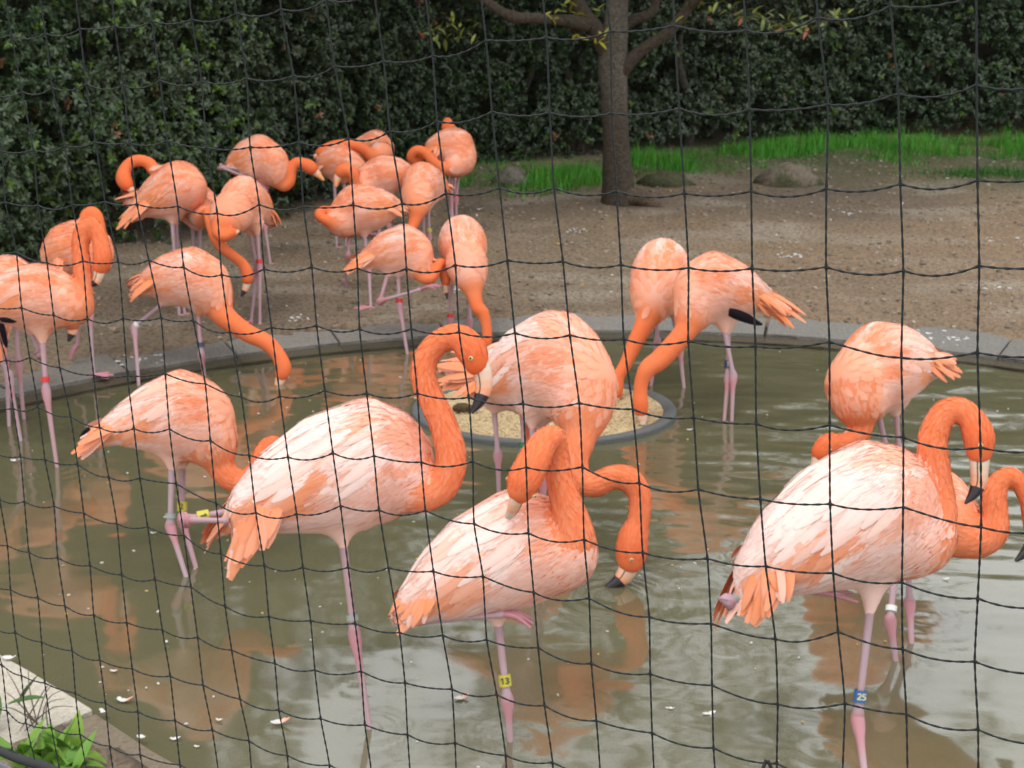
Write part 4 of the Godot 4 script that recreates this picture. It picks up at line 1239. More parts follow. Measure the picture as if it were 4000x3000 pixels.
# ------------------------------------------------------------------ plants
func leaf_mesh(length: float, width: float, fold: float, curl: float, steps := 3) -> Buf:
	var b := Buf.new()
	for k in steps + 1:
		var t := float(k) / steps
		var w := width * sin(PI * clampf(0.12 + 0.88 * t, 0.0, 1.0)) if k < steps else 0.0005
		var c := Vector3(0, -curl * t * t, length * t)
		b.add(c + Vector3(-w, fold * w, 0), Vector3(0.3, 1, 0).normalized(), Color.WHITE)
		b.add(c, Vector3(0, 1, 0), Color.WHITE)
		b.add(c + Vector3(w, fold * w, 0), Vector3(-0.3, 1, 0).normalized(), Color.WHITE)
		if k:
			var a := (k - 1) * 3
			b.quad(a, a + 1, a + 4, a + 3)
			b.quad(a + 1, a + 2, a + 5, a + 4)
	return b

func sprig(seed_: int, n: int, length: float, width: float) -> ArrayMesh:
	var r := RandomNumberGenerator.new()
	r.seed = seed_
	var out := Buf.new()
	for k in n:
		var lb := leaf_mesh(length * r.randf_range(0.7, 1.2), width * r.randf_range(0.8, 1.2), r.randf_range(0.1, 0.5), length * r.randf_range(0.0, 0.3), 3)
		var a := TAU * k / n * 1.618 * 2.0 + r.randf_range(-0.4, 0.4)
		var bs := Basis(Vector3.UP, a) * Basis(Vector3.RIGHT, r.randf_range(-0.9, 0.35))
		var at := Vector3(0, length * 0.9 * k / n, 0)
		var shade := r.randf_range(0.75, 1.25)
		var i0 := out.v.size()
		for j in lb.v.size(): out.add(bs * lb.v[j] + at, bs * lb.n[j], Color(shade, shade, shade))
		for j in lb.i: out.i.push_back(i0 + j)
	return out.mesh()

func scatter(called: String, parent: Node, mesh: Mesh, material: Material, places: Array, cols: Array) -> MultiMeshInstance3D:
	var mm := MultiMesh.new()
	mm.transform_format = MultiMesh.TRANSFORM_3D
	mm.use_colors = true
	mm.mesh = mesh
	mm.instance_count = places.size()
	for k in places.size():
		mm.set_instance_transform(k, places[k])
		mm.set_instance_color(k, cols[k])
	var o := MultiMeshInstance3D.new()
	o.multimesh = mm
	o.material_override = material
	put(o, called, parent)
	o.set_meta("kind", "stuff")
	return o

func any_basis(scale: float, tilt := 1.0) -> Basis:
	return (Basis(Vector3.UP, rng.randf() * TAU) * Basis(Vector3.RIGHT, rng.randf_range(-1.0, 1.0) * tilt) * Basis(Vector3.FORWARD, rng.randf_range(-1.0, 1.0) * tilt)).scaled(Vector3.ONE * scale)

# a clipped hedge along a line on the ground; clumps bulge and leave dark hollows
func hedge(label: String, line: Array, height: float, bright: float, gap_low: float) -> void:
	var o := thing("hedge", label, "hedge", Vector3(line[0].x, 0, line[0].y))
	var at := o.position
	var places := [[], [], []]
	var cols := [[], [], []]
	var backing := Buf.new()
	var stems := 0
	for k in line.size() - 1:
		var a: Vector2 = line[k]
		var c: Vector2 = line[k + 1]
		var t := (c - a).normalized()
		var out := Vector2(-t.y, t.x)
		if out.dot(Vector2(0, -2) - a) < 0.0: out = -out
		var ln := a.distance_to(c)
		for j in int(ln / 0.55):
			var p2 := a.lerp(c, (j + rng.randf()) / (ln / 0.55)) - out * rng.randf_range(0.1, 0.45)
			var y0 := land(p2.x, p2.y) - 0.03
			var sb := Buf.new()
			var r0 := rng.randf_range(0.018, 0.04)
			var p0 := Vector3(p2.x, y0, p2.y) - at
			tube(sb, smooth_path([v4(p0, r0 * 1.3), v4(p0 + Vector3(rng.randf_range(-0.05, 0.05), 0.35, 0), r0), v4(p0 + Vector3(rng.randf_range(-0.15, 0.15), 0.9, rng.randf_range(-0.1, 0.1)), r0 * 0.8), v4(p0 + Vector3(rng.randf_range(-0.3, 0.3), height * 0.7, 0), r0 * 0.3)], 4), 7, [Color(0.09, 0.075, 0.055)])
			build(sb, "stem", M.bark, o)
			stems += 1
		# sprigs: thick in the lower part that is in view, thinner above
		for zone in [[0.0, 1.7, 1900.0], [1.7, height, 360.0]]:
			var n := int(ln * (zone[1] - zone[0]) * zone[2])
			for j in n:
				var f := rng.randf()
				var y := rng.randf_range(zone[0], zone[1])
				var p2 := a.lerp(c, f)
				var lump := soft_noise.get_noise_3d(p2.x * 85.0, y * 85.0, p2.y * 85.0)
				var lump2 := soft_noise.get_noise_3d(p2.x * 260.0 + 90.0, y * 260.0, p2.y * 260.0)
				if lump2 < -0.36: continue
				var ground_y := land(p2.x, p2.y)
				var depth := absf(rng.randfn(0.0, 0.15)) if rng.randf() < 0.72 else rng.randf_range(0.25, 0.95)
				if y < gap_low + 0.22 * lump + 0.1 * lump2 - 0.25 * smoothstep(0.3, 0.6, depth) and rng.randf() < 0.85: continue
				var q := p2 + out * (0.22 * lump + 0.10 * lump2 - depth)
				var g := Vector3(q.x, y + ground_y, q.y) - at
				var s := rng.randf_range(0.75, 1.3) * (1.0 if zone[0] == 0.0 else 1.9)
				var bs := Basis(Quaternion(Vector3.UP, Vector3(out.x * 0.9 + rng.randf_range(-0.7, 0.7), 0.5 + rng.randf_range(-0.6, 0.6), out.y * 0.9 + rng.randf_range(-0.7, 0.7)).normalized())) * Basis(Vector3.UP, rng.randf() * TAU)
				var m := rng.randi() % 3
				places[m].append(Transform3D(bs.scaled(Vector3.ONE * s), g))
				var hue := clampf(rng.randf() * 0.7 + 0.4 * soft_noise.get_noise_3d(p2.x * 60.0, y * 60.0, p2.y * 60.0 + 400.0) + 0.15, 0.0, 1.0)
				var col := Color(0.038, 0.078, 0.026).lerp(Color(0.075, 0.098, 0.050), hue) * bright
				if rng.randf() > (0.94 if height < 4.0 else 0.86): col = Color(0.10, 0.17, 0.03) * bright
				if rng.randf() < 0.004: col = Color(0.24, 0.12, 0.06)
				cols[m].append(col)
	# added twig-brown sheet behind the leaves, blocks light and view through the hedge
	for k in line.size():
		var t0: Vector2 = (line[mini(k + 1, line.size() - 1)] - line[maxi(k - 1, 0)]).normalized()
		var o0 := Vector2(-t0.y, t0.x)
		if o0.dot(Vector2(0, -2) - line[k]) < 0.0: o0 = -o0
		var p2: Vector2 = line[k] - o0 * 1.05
		var i0 := backing.add(Vector3(p2.x, -0.1, p2.y) - at, Vector3(o0.x, 0, o0.y), Color(0.070, 0.060, 0.040))
		backing.add(Vector3(p2.x, height - 0.15, p2.y) - at, Vector3(o0.x, 0, o0.y), Color(0.070, 0.060, 0.040))
		if k: backing.quad(i0 - 2, i0 - 1, i0 + 1, i0)
	build(backing, "backing_sheet", M.plain, o).set_meta("kind", "stuff")
	for m in 3:
		scatter("foliage", o, sprig(100 + m, 11, 0.030, 0.0082), M.leaf, places[m], cols[m])

func make_tree() -> void:
	var y0 := land(0.72, -10.5) - 0.04
	var base := Vector3(0.715, y0, -10.5)
	var o := thing("tree", "grey brown forked tree trunk growing from the bare bank in front of the hedge", "tree", base)
	var bark := Color(0.120, 0.092, 0.066)
	var grey := Color(0.24, 0.215, 0.175)
	var limbs := [
		["trunk", [[0.0, -0.05, 0, 0.150], [0.0, 0.06, 0, 0.118], [-0.02, 0.35, 0, 0.094], [-0.045, 0.75, 0, 0.086], [-0.06, 1.0, 0, 0.098], [-0.05, 1.16, 0, 0.082], [-0.03, 1.5, -0.03, 0.066], [0.0, 2.1, -0.05, 0.072], [0.06, 3.0, 0, 0.055], [0.1, 4.1, 0.05, 0.03]], grey],
		["limb", [[-0.07, 0.98, 0.0, 0.07], [-0.17, 1.17, 0.05, 0.052], [-0.30, 1.35, 0.12, 0.046], [-0.40, 1.62, 0.18, 0.045], [-0.55, 2.3, 0.2, 0.03], [-0.8, 3.2, 0.3, 0.015]], bark],
		["limb", [[-0.24, 1.22, 0.1, 0.05], [-0.38, 1.25, 0.2, 0.036], [-0.55, 1.27, 0.3, 0.033], [-0.80, 1.33, 0.4, 0.028], [-1.3, 1.75, 0.5, 0.028], [-1.9, 2.3, 0.6, 0.015]], bark],
		["limb", [[0.0, 0.92, 0.02, 0.055], [0.12, 1.05, 0.06, 0.042], [0.28, 1.17, 0.12, 0.036], [0.40, 1.33, 0.15, 0.034], [0.47, 1.52, 0.2, 0.036], [0.75, 2.2, 0.3, 0.026], [1.2, 3.1, 0.4, 0.014]], bark],
		["limb", [[-0.08, 1.10, -0.08, 0.04], [0.06, 1.22, -0.14, 0.032], [0.20, 1.28, -0.16, 0.028], [0.25, 1.5, -0.2, 0.024], [0.4, 2.2, -0.4, 0.016]], bark],
		["limb", [[0.06, 3.0, 0.0, 0.04], [0.6, 3.5, 0.15, 0.035], [1.4, 3.9, 0.3, 0.028], [2.3, 4.2, 0.3, 0.02], [3.0, 4.5, 0.2, 0.012]], bark],
		["limb", [[0.6, 3.5, 0.15, 0.03], [1.1, 4.2, 0.1, 0.025], [1.7, 4.8, 0.0, 0.018], [2.2, 5.2, 0.0, 0.014], [2.6, 5.5, 0.0, 0.01]], bark],
		["limb", [[0.40, 1.33, 0.15, 0.03], [0.55, 1.44, 0.3, 0.02], [0.80, 1.50, 0.5, 0.014], [1.2, 1.62, 0.7, 0.01]], bark],
	]
	var ends := []
	for l in limbs:
		var b := Buf.new()
		tube(b, smooth_path(quads(l[1]), 9), 22, [l[2]])
		for k in b.v.size():
			var p := b.v[k]
			var w := soft_noise.get_noise_3d(p.x * 400.0, p.y * 60.0, p.z * 400.0)
			b.v[k] += b.n[k] * (0.010 * w + 0.006 * soft_noise.get_noise_3d(p.x * 1100.0, p.y * 240.0, p.z * 1100.0))
			b.c[k] = l[2].lerp(bark, smoothstep(1.0, 0.5, p.y)).lerp(Color(0.10, 0.085, 0.05), clampf(w * 0.9, 0.0, 0.6))
		build(b, l[0], M.bark, o)
		ends.append(v3(l[1][-1]))
		if l[1].size() > 4: ends.append(v3(l[1][-2]))
		if l[1].size() == 5: ends.append(v3(l[1][-3]))
	# root swelling at the right foot
	var rb := Buf.new()
	tube(rb, smooth_path([v4(Vector3(0.06, 0.10, 0.05), 0.06), v4(Vector3(0.15, 0.09, 0.08), 0.055), v4(Vector3(0.26, 0.03, 0.14), 0.035), v4(Vector3(0.34, -0.02, 0.2), 0.02)], 4), 10, [Color(0.17, 0.12, 0.08)])
	build(rb, "root", M.bark, o)
	# crown: long leaves in tufts round the limb ends, with gaps
	var places := []
	var cols := []
	for e in ends:
		for k in 44:
			var c: Vector3 = e + Vector3(rng.randfn(0.0, 0.50), rng.randfn(0.15, 0.34), rng.randfn(0.0, 0.50))
			if c.y < 1.75: continue
			for j in 13:
				places.append(Transform3D(any_basis(rng.randf_range(1.0, 1.7), 1.2), c + Vector3(rng.randfn(0, 0.08), rng.randfn(0, 0.08), rng.randfn(0, 0.08))))
				cols.append(Color(0.065, 0.105, 0.028).lerp(Color(0.13, 0.15, 0.035), rng.randf()))
	# hanging sprays that dip into the picture
	for e in [[-1.16, 1.20, 0.45, 26, 0.25], [-1.08, 1.26, 0.5, 18, 0.6], [0.85, 1.27, 0.5, 30, 0.35], [1.02, 1.24, 0.5, 30, 0.3], [1.25, 1.30, 0.5, 20, 0.5], [0.66, 1.34, 0.5, 14, 0.5], [-0.40, 1.27, 0.3, 10, 1.0], [-0.30, 1.33, 0.3, 9, 1.0], [0.45, 1.32, 0.3, 8, 0.7], [-0.19, 1.14, 0.22, 11, 1.6]]:
		for j in e[3]:
			places.append(Transform3D(any_basis(rng.randf_range(0.6, 0.95), 1.0), Vector3(e[0] + rng.randfn(0, 0.07), e[1] + rng.randfn(0, 0.035), e[2] + rng.randfn(0, 0.06))))
			var cc := Color(0.075, 0.115, 0.026).lerp(Color(0.34, 0.30, 0.02), clampf(e[4] * rng.randf_range(0.3, 0.8), 0.0, 1.0))
			if rng.randf() < 0.07: cc = Color(0.30, 0.07, 0.03)
			cols.append(cc)
	scatter("crown", o, leaf_mesh(0.085, 0.014, 0.2, 0.02).mesh(), M.leaf, places, cols)

func make_grass() -> void:
	var blade := Buf.new()
	for k in 4:
		var t := k / 3.0
		var w := 0.0035 * (1.0 - t * 0.95)
		blade.add(Vector3(-w, t * 0.17, 0.05 * t * t), Vector3(0, 0.3, 1).normalized(), Color.WHITE)
		blade.add(Vector3(w, t * 0.17, 0.05 * t * t), Vector3(0, 0.3, 1).normalized(), Color.WHITE)
		if k: blade.quad(k * 2 - 2, k * 2 - 1, k * 2 + 1, k * 2)
	var places := []
	var cols := []
	# a tufted strip in front of the hedge, thick where it grew, thin at its edge
	for j in 95000:
		var x := rng.randf_range(-0.6, 6.2)
		var z := rng.randf_range(-13.6, -10.2)
		var mid := lerpf(-11.2, -12.45, smoothstep(-0.3, 2.6, x))
		var wid := 0.56 + 0.16 * soft_noise.get_noise_1d(x * 90.0)
		var d := absf(z - mid) / wid
		var nse := soft_noise.get_noise_2d(x * 150.0, z * 150.0)
		if d > 1.0 + 0.5 * nse: continue
		if rng.randf() < smoothstep(0.5, 1.1, d) * 0.8: continue
		var hgt := (0.55 + 0.8 * maxf(nse, -0.3)) * (1.15 - 0.6 * clampf(d, 0.0, 1.0)) * rng.randf_range(0.6, 1.25)
		places.append(Transform3D((Basis(Vector3.UP, rng.randf() * TAU) * Basis(Vector3.RIGHT, rng.randf_range(-0.25, 0.5))).scaled(Vector3(1, hgt, 1)), Vector3(x, land(x, z) - 0.01, z)))
		if rng.randf() < 0.06:
			cols.append(Color(0.26, 0.22, 0.09))
			continue
		cols.append(Color(0.055, 0.30, 0.018).lerp(Color(0.115, 0.42, 0.028), rng.randf()) * rng.randf_range(0.75, 1.15))
	for j in 1500:
		var x := 3.55 + rng.randfn(0.0, 0.32)
		var z := -11.45 + rng.randfn(0.0, 0.09)
		places.append(Transform3D((Basis(Vector3.UP, rng.randf() * TAU) * Basis(Vector3.RIGHT, rng.randf_range(-0.3, 0.6))).scaled(Vector3(1, rng.randf_range(0.25, 0.5), 1)), Vector3(x, land(x, z) - 0.01, z)))
		cols.append(Color(0.045, 0.20, 0.015))
	scatter("grass", self, blade.mesh(), M.grass, places, cols)

func make_mounds() -> void:
	for e in [[1.95, -11.15, 0.22, 0.12, "grey brown turf topped earth mound with a dark mossy side, right of the tree", Color(0.24, 0.20, 0.15)], [1.08, -11.1, 0.19, 0.085, "low dark mossy earth mound just right of the tree foot", Color(0.10, 0.10, 0.05)], [0.0, -11.1, 0.13, 0.11, "small grey stone half sunk in the grass left of the tree", Color(0.22, 0.20, 0.17)]]:
		var b := Buf.new()
		var y := land(e[0], e[1])
		ball(b, Vector3.ZERO, Vector3(e[2], e[3], e[2] * 0.7), e[5], 22, 34, 0.30)
		for k in b.v.size():
			var p: Vector3 = b.v[k]
			var w := soft_noise.get_noise_3dv(p * 420.0)
			b.c[k] = e[5].lerp(Color(0.06, 0.075, 0.025), clampf(w * 1.6 + 0.25 - p.y / e[3] * 0.35, 0.0, 0.8))
		var m := flat_shaded(b)
		var st := SurfaceTool.new()
		var o := MeshInstance3D.new()
		st.create_from(m, 0)
		o.mesh = b.mesh()
		o.material_override = M.ground
		put(o, "mound" if e[3] != 0.11 else "stone")
		o.position = Vector3(e[0], y + 0.01, e[1])
		tag(o, e[4], "mound" if e[3] != 0.11 else "stone")

func make_litter() -> void:
	# crumbs of straw, shell and dried droppings trodden into the bank
	var chip := Buf.new()
	ball(chip, Vector3.ZERO, Vector3(0.010, 0.003, 0.006), Color.WHITE, 3, 5)
	var places := []
	var cols := []
	for j in 5500:
		var x := rng.randf_range(-3.0, 5.0)
		var z := rng.randf_range(-12.6, -7.3)
		var r := Vector2(x, z).distance_to(POND)
		if r < POND_R + 0.30: continue
		if soft_noise.get_noise_2d(x * 120.0, z * 120.0) < rng.randf_range(-0.5, 0.4): continue
		places.append(Transform3D(any_basis(0.25 + 1.6 * pow(rng.randf(), 3.0), 0.4), Vector3(x, terrain_y(x, z) + 0.002, z)))
		var v := rng.randf()
		cols.append(Color(0.36, 0.32, 0.27) * rng.randf_range(0.5, 1.4) if v < 0.5 else Color(0.10, 0.075, 0.05) if v < 0.88 else Color(0.40, 0.24, 0.08))
	# splashes of white droppings on the slabs and the bank
	for e in [[1.98, -7.42, 0.10], [2.12, -7.33, 0.05], [-1.72, -7.0, 0.08], [-1.05, -7.62, 0.05], [2.55, -8.2, 0.09], [0.9, -8.6, 0.07], [3.0, -9.3, 0.12], [1.6, -9.0, 0.08], [-0.3, -8.2, 0.06], [2.2, -10.2, 0.10], [0.4, -9.6, 0.07]]:
		for k in 20:
			var x: float = e[0] + rng.randfn(0.0, e[2] * 0.6)
			var z: float = e[1] + rng.randfn(0.0, e[2] * 0.5)
			var y := maxf(land(x, z), terrain_y(x, z))
			places.append(Transform3D(any_basis(0.3 + 1.3 * pow(rng.randf(), 2.0), 0.12), Vector3(x, y + 0.002, z)))
			cols.append(Color(0.60, 0.585, 0.56) * rng.randf_range(0.75, 1.1))
	scatter("litter", self, chip.mesh(), M.plain, places, cols)
	# clods and crumbs of the trodden soil
	var clod := Buf.new()
	ball(clod, Vector3.ZERO, Vector3(0.012, 0.006, 0.011), Color.WHITE, 4, 7, 0.35)
	places = []
	cols = []
	for j in 9000:
		var x := rng.randf_range(-3.0, 5.0)
		var z := rng.randf_range(-12.3, -7.3)
		if Vector2(x, z).distance_to(POND) < POND_R + 0.22: continue
		if soft_noise.get_noise_2d(x * 75.0 + 200.0, z * 75.0) < rng.randf_range(-0.6, 0.3): continue
		places.append(Transform3D(any_basis(0.25 + 1.7 * pow(rng.randf(), 3.0), 0.3), Vector3(x, terrain_y(x, z) + 0.001, z)))
		cols.append(Color(0.22, 0.172, 0.125).lerp(Color(0.38, 0.31, 0.24), rng.randf()) * rng.randf_range(0.8, 1.15))
	scatter("soil_clods", self, clod.mesh(), M.ground, places, cols)
	places = []
	cols = []
	for j in 520:
		var x := rng.randf_range(-2.3, 2.6)
		var z := rng.randf_range(-7.4, -3.5)
		if Vector2(x, z).distance_to(POND) > POND_R - 0.05 or near_side(x, z) > -0.02: continue
		if rng.randf() > 1.0 - 0.28 * (x + 2.3) and rng.randf() < 0.75: continue
		places.append(Transform3D(any_basis(rng.randf_range(0.25, 0.75), 0.15), Vector3(x, 0.002, z)))
		cols.append(Color(0.60, 0.56, 0.50) if rng.randf() < 0.75 else Color(0.50, 0.36, 0.12))
	scatter("floating_specks", self, chip.mesh(), M.plain, places, cols)

func down_feather(at: Vector3, turn: float, size: float, tip: Color) -> Node3D:
	# a moulted feather: a curled vane on a bent shaft, rising at both ends
	var o := thing("moulted_feather", "", "feather", at, "moulted feathers")
	var b := Buf.new()
	var start := 0
	var bend := rng.randf_range(-0.5, 0.5)
	for k in 8:
		var t := k / 7.0
		var c := Vector3(bend * 0.25 * size * sin(PI * t), size * (0.85 * (t - 0.4) * (t - 0.4) + 0.01), size * (t - 0.5))
		var w: float = size * 0.22 * sqrt(maxf(sin(PI * clampf(t * 0.95 + 0.03, 0.0, 1.0)), 0.0)) * rng.randf_range(0.6, 1.35)
		var col := Color(0.62, 0.59, 0.56).lerp(tip, smoothstep(0.35, 0.9, t))
		b.add(c + Vector3(-w, w * 0.5, 0), Vector3(0.3, 1, 0).normalized(), col)
		b.add(c, Vector3.UP, col)
		b.add(c + Vector3(w, w * 0.55, 0), Vector3(-0.3, 1, 0).normalized(), col)
		if k:
			var a := (k - 1) * 3
			b.quad(a, a + 1, a + 4, a + 3)
			b.quad(a + 1, a + 2, a + 5, a + 4)
	build(b, "vane", M.feather, o)
	b = Buf.new()
	tube(b, [v4(Vector3(0, size * 0.09, -size * 0.62), size * 0.008), v4(Vector3(0, size * 0.06, -size * 0.3), size * 0.012), v4(Vector3(bend * 0.25 * size, size * 0.025, 0), size * 0.010), v4(Vector3(0, size * 0.09, size * 0.45), size * 0.004)], 5, [Color(0.72, 0.62, 0.52)])
	build(b, "shaft", M.feather, o)
	o.rotation.y = turn
	return o

func make_tray() -> void:
	var at := Vector3(0.135, 0.0, -6.38)
	var o := thing("feeding_tray", "oval dark grey feeding tray standing in the pond", "feeding tray", at)
	var prof := [[0.10, -0.14], [0.535, -0.14], [0.555, -0.02], [0.560, 0.013], [0.553, 0.023], [0.540, 0.026], [0.522, 0.025], [0.507, 0.020], [0.502, 0.010], [0.498, -0.02]]
	var b := Buf.new()
	var n := 96
	for s in n + 1:
		var a := TAU * s / n
		var wob := 1.0 + 0.006 * soft_noise.get_noise_2d(cos(a) * 120.0, sin(a) * 120.0)
		for k in prof.size():
			var q: Array = prof[k]
			var p0: Array = prof[maxi(k - 1, 0)]
			var p1: Array = prof[mini(k + 1, prof.size() - 1)]
			var tn := Vector2(p1[0] - p0[0], p1[1] - p0[1]).normalized()
			b.add(Vector3(cos(a) * q[0] * wob, q[1], sin(a) * q[0] * wob * 0.8), Vector3(cos(a) * tn.y, -tn.x, sin(a) * tn.y / 0.8).normalized(), Color(0.145, 0.150, 0.146))
		if s:
			for k in prof.size() - 1:
				var i0 := (s - 1) * prof.size() + k
				b.quad(i0, i0 + 1, i0 + prof.size() + 1, i0 + prof.size())
	build(b, "rim", M.rubber, o)
	b = Buf.new()
	var rings_n := 40
	for k in rings_n + 1:
		var r := 0.506 * k / rings_n
		for s in 97:
			var a := TAU * s / 96
			var p := Vector3(cos(a) * r, 0, sin(a) * r * 0.8)
			p.y = 0.012 + 0.006 * soft_noise.get_noise_2d(p.x * 900.0, p.z * 900.0) + 0.006 * soft_noise.get_noise_2d(p.x * 150.0, p.z * 150.0)
			b.add(p, Vector3.UP, Color(0.55, 0.425, 0.25))
			if k and s:
				var i0 := k * 97 + s
				b.quad(i0 - 98, i0 - 97, i0, i0 - 1)
	var fe := build(b, "feed", M.feed)
	fe.position = at
	tag(fe, "beige mash of feed pellets filling the oval tray", "feed")
	fe.set_meta("kind", "stuff")
	var grains := Buf.new()
	ball(grains, Vector3.ZERO, Vector3(0.0036, 0.002, 0.0036), Color.WHITE, 3, 5)
	var places := []
	var cols := []
	for j in 5200:
		var a := rng.randf() * TAU
		var r := 0.495 * sqrt(rng.randf())
		places.append(Transform3D(any_basis(rng.randf_range(0.6, 1.3), 0.5), at + Vector3(cos(a) * r, 0.017 + rng.randf_range(-0.002, 0.003), sin(a) * r * 0.8)))
		cols.append(Color(0.57, 0.44, 0.26) * rng.randf_range(0.85, 1.12) if rng.randf() < 0.93 else Color(0.30, 0.22, 0.12))
	scatter("feed_pellets", self, grains.mesh(), M.plain, places, cols)
	b = Buf.new()
	tube(b, smooth_path([v4(Vector3(-0.05, 0, 0), 0.012), v4(Vector3(-0.02, 0.004, 0), 0.021), v4(Vector3(0.02, 0.002, 0.004), 0.018), v4(Vector3(0.045, 0.0, 0.01), 0.010)], 4), 10, [Color(0.11, 0.075, 0.035)])
	var lump := build(b, "lump", M.ground)
	lump.position = at + Vector3(-0.33, 0.03, 0.04)
	tag(lump, "small brown lump lying on the left of the feed", "lump")

func make_shore_plant() -> void:
	for e in [[Vector3(-1.16, 0.03, -3.50), 40, 0.10, "clump of bright green pointed leaves at the bottom left, in front of the pale coping", 0], [Vector3(-1.36, 0.03, -3.66), 10, 0.10, "leafy shoot at the left edge beside the pale coping", 1]]:
		var o := thing("shore_plant", e[3], "plant", e[0])
		for k in e[1]:
			var a := rng.randf() * TAU
			var lb := leaf_mesh(e[2] * rng.randf_range(0.7, 1.25), 0.0175 * rng.randf_range(0.8, 1.3), 0.35, rng.randf_range(0.0, 0.04), 6)
			var col := Color(0.10, 0.24, 0.024).lerp(Color(0.21, 0.34, 0.04), rng.randf())
			if e[4] == 1 and k % 2: col = Color(0.06, 0.13, 0.03)
			for j in lb.c.size(): lb.c[j] = col * (0.9 if j % 3 == 1 else 1.0)
			var m := build(lb, "leaf", M.grass, o)
			m.basis = Basis(Vector3.UP, a) * Basis(Vector3.RIGHT, -rng.randf_range(0.35, 1.25))
			m.position = Vector3(rng.randf_range(-0.07, 0.09), 0.0 if e[4] == 0 else 0.10 * k / e[1], rng.randf_range(-0.06, 0.06))
		var sb := Buf.new()
		tube(sb, [v4(Vector3(0, -0.05, 0), 0.006), v4(Vector3(0.01, 0.11 if e[4] else 0.05, 0), 0.003)], 6, [Color(0.12, 0.2, 0.04)])
		build(sb, "stem", M.plain, o)
	# dry twigs tangled at its foot
	var tw := thing("dry_twigs", "tangle of thin dry brown twigs beside the bright green clump", "twigs", Vector3(-1.24, 0.05, -3.66))
	for k in 10:
		var sb := Buf.new()
		var d := Vector3(rng.randf_range(-1, 1), rng.randf_range(0.1, 1.0), rng.randf_range(-1, 1)).normalized() * rng.randf_range(0.08, 0.17)
		tube(sb, smooth_path([v4(Vector3(rng.randf_range(-0.05, 0.05), -0.02, 0), 0.002), v4(d * 0.5 + Vector3(0, 0.02, 0), 0.0016), v4(d, 0.0007)], 4), 5, [Color(0.13, 0.10, 0.07)])
		build(sb, "twig", M.plain, tw)

